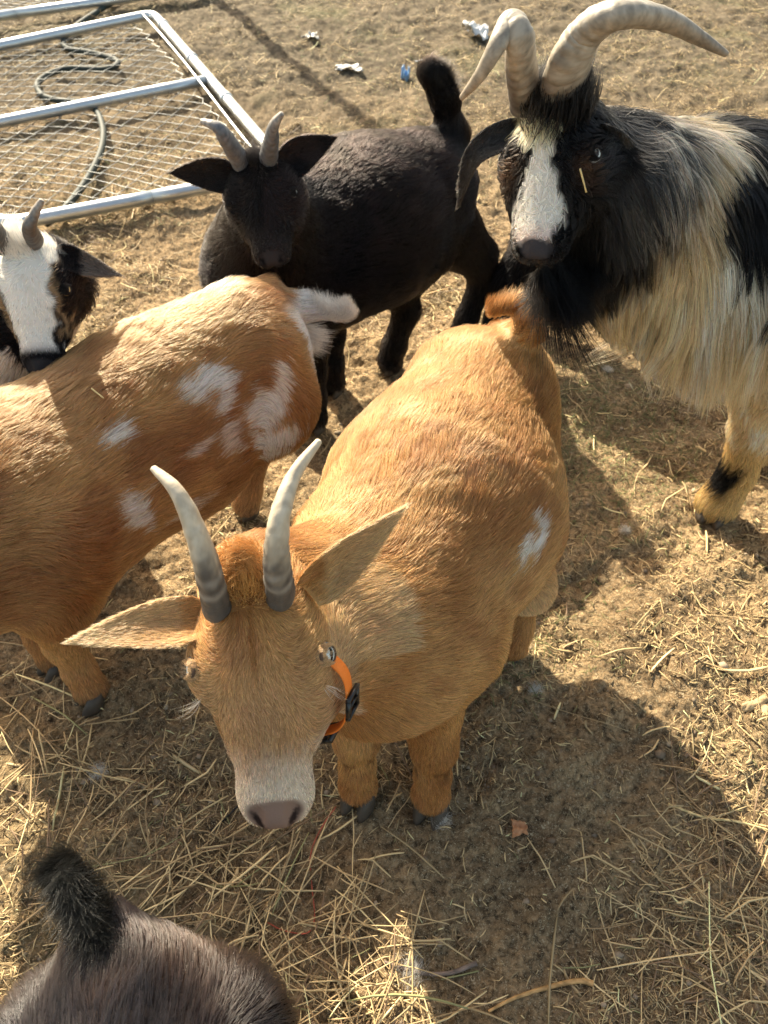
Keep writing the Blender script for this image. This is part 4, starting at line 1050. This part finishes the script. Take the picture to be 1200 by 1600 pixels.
def build_whiteface():
    B = Body(.0045)
    H = head_frame(W(26, 368, .655), W(58, 588, .505), (0, -.7, .6))
    shoulder = A([-.78, 1.10, .40]); rump = A([-1.12, 1.42, .40]); chest = A([-.70, 1.02, .38])
    dirf = unit(A([.62, -.78, 0])); side = A([-dirf[1], dirf[0], 0])
    B.rc(chest, shoulder, .105, .135, .05, .026); B.rc(shoulder, rump, .14, .13, .05, .026)
    B.rc(hp(H, 0, .28, -.42), chest + A([0, 0, .02]), .065, .105, .05, .026)
    add_head(B, H, .009, .93, 1.1)
    ff = [A([-.74, 1.0, 0]), A([-.66, 1.1, 0])]; hf = [A([-1.17, 1.32, 0]), A([-1.05, 1.45, 0])]
    for p in ff: leg(B, [A([p[0] * .9 + shoulder[0] * .1, p[1], .27]), A([p[0], p[1] + .02, .15]), A([p[0], p[1], .03])], [.07, .035, .034], .015)
    for p in hf: leg(B, [A([p[0], p[1], .32]), A([p[0], p[1], .2]) - dirf * .03, A([p[0], p[1], .03])], [.09, .04, .034], .015)
    e1 = make_ear(hp(H, .20, .14, -.12), hp(H, .85, .22, -.2), unit(A([.0, -.9, .1])), .042)
    e2 = make_ear(hp(H, -.20, .14, -.14), W(190, 431, .565), unit(A([.1, -.55, .9])), .027, .004, .3)
    def colf(P, n, r):
        x, y, z = hloc(H, P); q = np.abs(x - .0)
        c = np.tile(A([.007, .006, .007]), (len(P), 1))
        hd = (z > -.55) & (y > -.1) & (y < 1.15) & (q < .36)
        nz = .02 * noise(P, 30, 4)
        bl = sstep(.03, -.0, q - .150 - .05 * sstep(.5, .1, y) + .03 * sstep(.5, .8, y) + nz) * sstep(.84, .75, y) * (z > -.22)
        tan = np.exp(-((q - .200 + nz) / .019)**2) * sstep(.12, .2, y) * sstep(.90, .75, y) * (z > -.3)
        c = mixc(c, A([.34, .22, .12]), hd * tan * .9)
        c = mixc(c, WHITE, hd * bl)
        c = mixc(c, A([.80, .66, .60]), hd * bl * sstep(.7, .86, y) * .8)
        c = mixc(c, A([.04, .035, .035]), pad_mask(H, P) * hd)
        c = mixc(c, A([.80, .62, .55]), hd * sstep(-.27, -.31, z) * sstep(.92, .98, y) * .6)
        c = mixc(c, A([.012, .01, .01]), lid_mask(H, P) * hd * .8)
        ear = (q > .34) & (z > -.5) & (y < .36); c = mixc(c, A([.13, .105, .088]), ear * .85)
        bd = ~hd & (~ear)
        c = mixc(c, WHITE, (bd * (noise(P, 4.5, 7) > -.7)) * .95)
        return jitter(c, r, .18)
    RT = np.random.default_rng(8)
    ex = [tuft(hp(H, 0, .06, -.02), unit(A([0, -.3, 1])), .8, 1200, .025, WHITE, .0004, 5, RT, .03, 0)]
    root, ob = finish('goat', B, [e1, e2], H, colf, (-.9, 1.2, 0),
        'goat with a white blaze on its black and tan face behind the spotted goat', 'goat', 'goats in the pen',
        70000, .00040, M_long, .34, .5, .010, hooves=[(p, dirf, .038) for p in ff + hf], extra=ex)
    eyes(H, root, (.50, .36, .16), (.02, .016, .014), top=.50, fur=(.012, .010, .010))
    hc = lambda t, V: np.clip(mixc(A([.07, .067, .065]), A([.24, .21, .18]), sstep(.3, 1, t)) * (1 + .25 * noise(V, 120, 5))[:, None], .01, .9)
    make_horn([hp(H, -.11, .04, -.04), W(46, 356, .70), W(54, 334, .72), W(66, 312, .735)], .013, .004, root, hc, 9, .08, .8)
    make_horn([hp(H, .13, .04, -.04), W(-18, 352, .70), W(-30, 330, .72), W(-48, 312, .735)], .017, .004, root, hc, 9, .08, .8)

def build_buck():
    B = Body(.006)
    H = head_frame(W(872, 158, .85), W(830, 398, .722), (-.46, -.74, .48))
    chest = W(1085, 395, .60); rump = A([1.02, 1.02, .61]); belly = A([.73, .99, .59])
    B.rc(chest, belly, .114, .132, .05, .165, (-.02, -.15, -.9)); B.rc(belly, rump, .132, .12, .05, .13, (.05, 0, -.9))
    B.rc(chest + A([0, .03, .08]), rump + A([0, 0, .065]), .064, .064, .05, .11, (-.02, -.35, -.9))
    B.rc(hp(H, 0, .26, -.44), chest + A([.0, .02, .045]), .064, .114, .06, .08, (.35, -.1, -.85))
    B.rc(hp(H, 0, .45, -.46), chest + A([-.06, .0, -.02]), .041, .091, .05, .08, (.1, -.1, -.9))
    H['ey'] = .30; H['eu'] = .45; add_head(B, H, .007, 1.22, 1.30)
    ff = [W(1108, 802, 0), W(1165, 715, 0)]
    for p, q in zip(ff, (1, -1)):
        sh = A([p[0] - .05, p[1] - .02, .44])
        leg(B, [sh, A([p[0] + .008, p[1] + .01, .24]), A([p[0] + .025, p[1] + .015, .11]), A([p[0] + .01, p[1] + .005, .032])], [.065, .036, .028, .038], .022)
    hf = [A([1.03, .93, 0]), A([1.06, 1.13, 0])]
    for p in hf: leg(B, [A([p[0], p[1], .44]), A([p[0] + .05, p[1], .24]), A([p[0], p[1], .03])], [.10, .045, .04], .03)
    e1 = make_ear(hp(H, .24, .14, -.10), W(716, 322, .69), unit(A([-.5, -.75, .5])), .022, .005, .4, bend=(-.02, -.01, .025))
    e2 = make_ear(hp(H, -.22, .16, -.12), W(968, 295, .735), unit(A([-.2, -.9, .1])), .032, .004, .25, bend=(.022, -.012, .0))
    def colf(P, n, r):
        x, y, z = hloc(H, P)
        hd = (z > -.62) & (y > -.12) & (y < 1.15) & (np.abs(x) < .42)
        Pl = P; P = A([0, 0, 1.2]) + (P - A([0, 0, 1.2])) / .91
        blk, crm = A([.009, .009, .010]), A([.80, .60, .35])
        nz = noise(P, 9, 3)
        c = mixc(crm, A([.95, .86, .68]), sstep(-.2, .8, noise(P * A([1, 1, .3]), 16, 5)))
        c = mixc(c, A([.40, .26, .13]), .4 * sstep(.1, .9, noise(P * A([1, 1, .25]), 30, 11)))
        # black saddle behind the shoulder, black throat and neck
        sad = sstep(.450, .464, P[:, 0] + .012 * nz - .10 * (P[:, 2] - .62)) * sstep(.585, .61, P[:, 2] + .02 * nz + .5 * (P[:, 0] - .60))
        c = mixc(c, blk, sad)
        neck = sstep(.385, .345, P[:, 0] + .02 * nz - .10 * (P[:, 2] - .55))
        c = mixc(c, blk, neck)
        mane = sstep(.26, .33, P[:, 0]) * sstep(.50, .38, P[:, 0]) * sstep(.64, .68, P[:, 2]) 
        mx = (sstep(-.1, .5, noise(P, 45, 9)))
        c = mixc(c, mixc(A([.03, .03, .03]), A([.5, .42, .33]), mx), mane)
        P = Pl; lg = P[:, 2] < .28
        c = mixc(c, A([.62, .42, .18]), lg * sstep(.26, .18, P[:, 2]))
        st = sstep(.18, .13, P[:, 2]) * sstep(.006, -.012, P[:, 0] - (.705 - .0 * P[:, 1]) + .008 * nz) * sstep(.055, .085, P[:, 2])
        st2 = sstep(.02, .012, P[:, 2])
        c = mixc(c, blk, lg * np.maximum(st, st2 * .7))
        f_ = sstep(.045, .0, np.abs(x - .02 - .10 * sstep(.4, .1, y)) - .085 - .055 * np.exp(-((y - .70) / .14)**2) - .05 * np.exp(-((y - .12) / .1)**2) + .05 * np.exp(-((y - .36) / .08)**2) + .012 * noise(P, 40, 4)) * (y > .02) * sstep(.93, .87, y) * (z > -.27)
        c = mixc(c, blk, hd.astype(float))
        c = mixc(c, mixc(A([.80, .68, .42]), WHITE, sstep(.2, .4, y)), hd * f_)
        c = mixc(c, A([.72, .55, .50]), hd * f_ * sstep(.74, .88, y) * .7)
        pk = np.exp(-(((np.abs(x) - .25) / .07)**2 + ((y - .42) / .09)**2))
        c = mixc(c, A([.10, .055, .032]), hd * pk * .7)
        c = mixc(c, A([.055, .05, .055]), pad_mask(H, P) * hd)
        c = mixc(c, A([.02, .012, .01]), lid_mask(H, P) * hd)
        ear = (np.abs(x) > .32) & (P[:, 0] < .32) & (P[:, 2] > .60) & (y > .05)
        c = mixc(c, A([.03, .03, .032]), ear * .9)
        return jitter(c, r, .2)
    RT = np.random.default_rng(11)
    blk = A([.010, .010, .011])
    ex = []; beard = []
    for bx, by, bh, n_, l_, rr in ((848, 425, .68, 500, .04, .009), (866, 425, .67, 1400, .085, .015), (888, 415, .66, 1600, .085, .018), (920, 405, .66, 1000, .05, .022)):
        beard.append(tuft(W(bx, by, bh), unit(A([-.04 if bx > 880 else .10, -.1, -1])), .22, n_, l_, blk, .0004, 7, RT, rr, .5))
    beard.append(tuft(W(868, 455, .64), unit(A([.05, -.1, -1])), .12, 220, .12, blk, .0004, 7, RT, .018, .5))
    ex.append(tuft(hp(H, -.1, .0, .0), unit(A([-.1, -.4, .6])), .9, 1500, .03, blk, .0004, 5, RT, .03, .1))
    ex.append(tuft(hp(H, .12, .0, .0), unit(A([-.1, -.4, .6])), .9, 1300, .03, blk, .0004, 5, RT, .026, .1))
    ex.append(tuft(hp(H, -.30, .12, -.42), unit(A([.35, -.2, -.8])), .5, 1200, .07, blk * 1.6, .0004, 6, RT, .036, .4, curl=.8))
    ex.append(tuft(hp(H, 0, .10, .0), unit(A([-.1, -.5, .6])), .9, 1600, .035, blk, .0004, 5, RT, .04, .2))
    for q, cc in ((0, .58), (1, .66)):
        ex.append(tuft(A([ff[q][0] + .035, ff[q][1] + .03, .22]), unit(A([.1, -.1, -1])), .3, 900, .06, A([.62, .42, .2]), .0004, 6, RT, .04, .4))
        ex.append(tuft(A([ff[q][0] + .012, ff[q][1] + .01, .06]), unit(A([-.1, -.2, -1])), .5, 500, .03, A([.60, .42, .2]), .0004, 5, RT, .03, .2))
    def hm(P, n):
        return 1 + .25 * noise(P, 8, 13)
    root, ob = finish('goat', B, [e1, e2], H, colf, (.95, 1.25, 0),
        'long-haired cream and black billy goat with big sweeping horns and black beard', 'goat', 'goats in the pen',
        190000, .00045, M_long, .20, .8, .013, grav=.55, hooves=[(p + A([0, -.01, 0]), A([-.5, -.85, 0]), .045) for p in ff] + [(p, A([-1, 0, 0]), .045) for p in hf], extra=ex, k=9, curl=.16, wild=.03, hmul=hm, collide=1.0)
    eyes(H, root, (.62, .64, .60), (.03, .02, .014), r=.066, top=.80, fur=(.012, .011, .011))
    stalk_on(B, (905, 264), (911, 296), 'bit of pale straw stuck under the billy goat\'s eye')
    curves_obj('beard', np.concatenate([b[0] for b in beard]), np.concatenate([b[1] for b in beard]), np.concatenate([b[2] for b in beard]) * .5, M_beard, ob)
    def hc(t, V):
        c = mixc(A([.11, .095, .085]), A([.29, .255, .205]), sstep(.02, .22, t + .06 * noise(V, 25, 3)))
        c = mixc(c, A([.24, .20, .155]), sstep(.5, 1, t) * .8)
        return np.clip(c * (1 + .22 * noise(V * A([1, 1, .4]), 60, 5) + .12 * noise(V, 160, 8))[:, None], .01, .9)
    make_horn([W(878, 160, .835), W(889, 100, .90), W(918, 50, .935), W(965, 24, .955), W(1035, 30, .945), W(1090, 58, .925), W(1137, 86, .91)], .0212, .0022, root, hc, 22, .05, 1.5, up=(.2, -.9, .2), n=200, keel=.12)
    make_horn([W(822, 160, .835), W(814, 100, .90), W(812, 58, .935), W(798, 34, .945), W(776, 72, .93), W(748, 120, .90), W(720, 154, .87)], .0168, .0022, root, hc, 22, .05, 1.2, up=(.3, -.9, .2), n=200, keel=.12)

def build_hidden():
    B = Body(.007)
    o = A([.52, 1.80, .36]); d = A([-1, -.25, 0]); d = unit(d)
    B.rc(o + d * .10, o - d * .13, .095, .10, .05, .02)
    H = head_frame(A([.42, 1.72, .50]), A([.36, 1.65, .39]), (-.6, -.6, .5))
    B.rc(hp(H, 0, .2, -.3), o + d * .12, .06, .10, .05, .02); add_head(B, H, .012)
    ff = [W(768, 540, 0), A([.34, 1.72, 0])]; hf = [W(972, 512, 0), A([.60, 1.86, 0])]
    for p in ff: leg(B, [A([p[0] + .14, p[1] + .06, .33]), A([p[0] + .03, p[1] + .03, .17]), A([p[0], p[1], .03])], [.075, .042, .032], .02)
    for p in hf: leg(B, [A([p[0] - .01, p[1], .32]), A([p[0] + .02, p[1], .17]), A([p[0], p[1], .03])], [.085, .040, .032], .02)
    def colf(P, n, r):
        c = np.tile(A([.009, .008, .009]), (len(P), 1))
        c = mixc(c, WHITE, blob(P, W(940, 495, .06), (.035, .09, .05), .5, .3, 5, 18)); return jitter(c, r, .25)
    e = [make_ear(hp(H, q * .2, .15, -.12), hp(H, q * .7, .1, -.2), A([-.5, -.8, .2]), .03) for q in (-1, 1)]
    root, ob = finish('goat', B, e, H, colf, (*o[:2], 0), 'black goat almost hidden behind the billy goat\'s beard, only its legs showing', 'goat', 'goats in the pen',
        30000, .0006, M_furb, .35, .5, .012, hooves=[(p, d, .034) for p in ff + hf])
    eyes(H, root)

def build_dark():
    B = Body(.0042)
    rump = W(188, 1710, .395); belly = A([-.22, -.22, .38]); sh = A([-.22, -.50, .38]); d = A([0, -1, 0])
    B.rc(sh, belly, .13, .16, .05, .02); B.rc(belly, rump, .13, .094, .05, .022)
    B.rc(A([-.22, -.4, .49]), W(205, 1590, .47), .06, .055, .06, .022, -d)
    B.rc(W(120, 1640, .40), W(120, 1640, .34), .07, .06, .05, .02); B.rc(W(330, 1650, .40), W(330, 1650, .34), .075, .06, .05, .02)
    H = head_frame(A([-.24, -.68, .60]), A([-.26, -.86, .48]), (0, -.5, .9))
    B.rc(hp(H, 0, .1, -.3), sh, .065, .11, .05, .02); add_head(B, H, .012)
    tb = W(165, 1475, .475); tt = W(105, 1370, .52)
    B.rc(W(190, 1540, .46), tb, .045, .028, .03, .02); B.rc(tb, tt, .018, .007, .02, .018)
    for p in (A([-.30, .02, 0]), A([-.15, .02, 0]), A([-.30, -.5, 0]), A([-.15, -.5, 0])):
        leg(B, [p + A([0, 0, .32]), p + A([0, -.02, .16]), p + A([0, 0, .03])], [.07, .036, .034])
    e1 = make_ear(hp(H, .2, .1, -.1), hp(H, .8, 0, -.1), A([0, 0, 1.]), .04); e2 = make_ear(hp(H, -.2, .1, -.1), hp(H, -.8, 0, -.1), A([0, 0, 1.]), .04)
    def colf(P, n, r):
        c = mixc(A([.011, .009, .010]), A([.030, .024, .024]), .5 + .5 * noise(P, 7, 2))
        rd = A([W(330, 1500, .45)])[0]
        c = mixc(c, A([.050, .028, .018]), .45 * blob(P, rd, (.09, .05, .09), .7, .4, 3, 14))
        return jitter(c, r, .3)
    RT = np.random.default_rng(14)
    ex = [brush([tb, (tb + tt) / 2, tt], 11000, .060, 1.25, A([.014, .015, .015]), .00024, .019, r=RT, jit=.5, tip=.45, clump=.3)]
    root, ob = finish('goat', B, [e1, e2], H, colf, (-.22, -.2, 0),
        'dark charcoal goat with a bristly upright tail, seen from behind, cut by the bottom edge', 'goat', 'goats in the pen',
        150000, .00026, M_gloss, .42, .55, .006, hooves=[], extra=ex, keep=lambda P, n, r: (P[:, 1] > -.25) | (r.uniform(size=len(P)) < .35))
    eyes(H, root)

import os
ONLY = os.environ.get('ONLY', '')
def want(k): return not ONLY or k in ONLY.split(',')
build_ground()
if want('litter'): build_litter()
build_gate(); build_scraps(); build_post()
for k, fn in (('golden', build_golden), ('spotted', build_spotted), ('black', build_black), ('white', build_whiteface), ('buck', build_buck), ('hidden', build_hidden), ('dark', build_dark)):
    if want(k): fn()
print('script', round(time.time() - T0, 1))
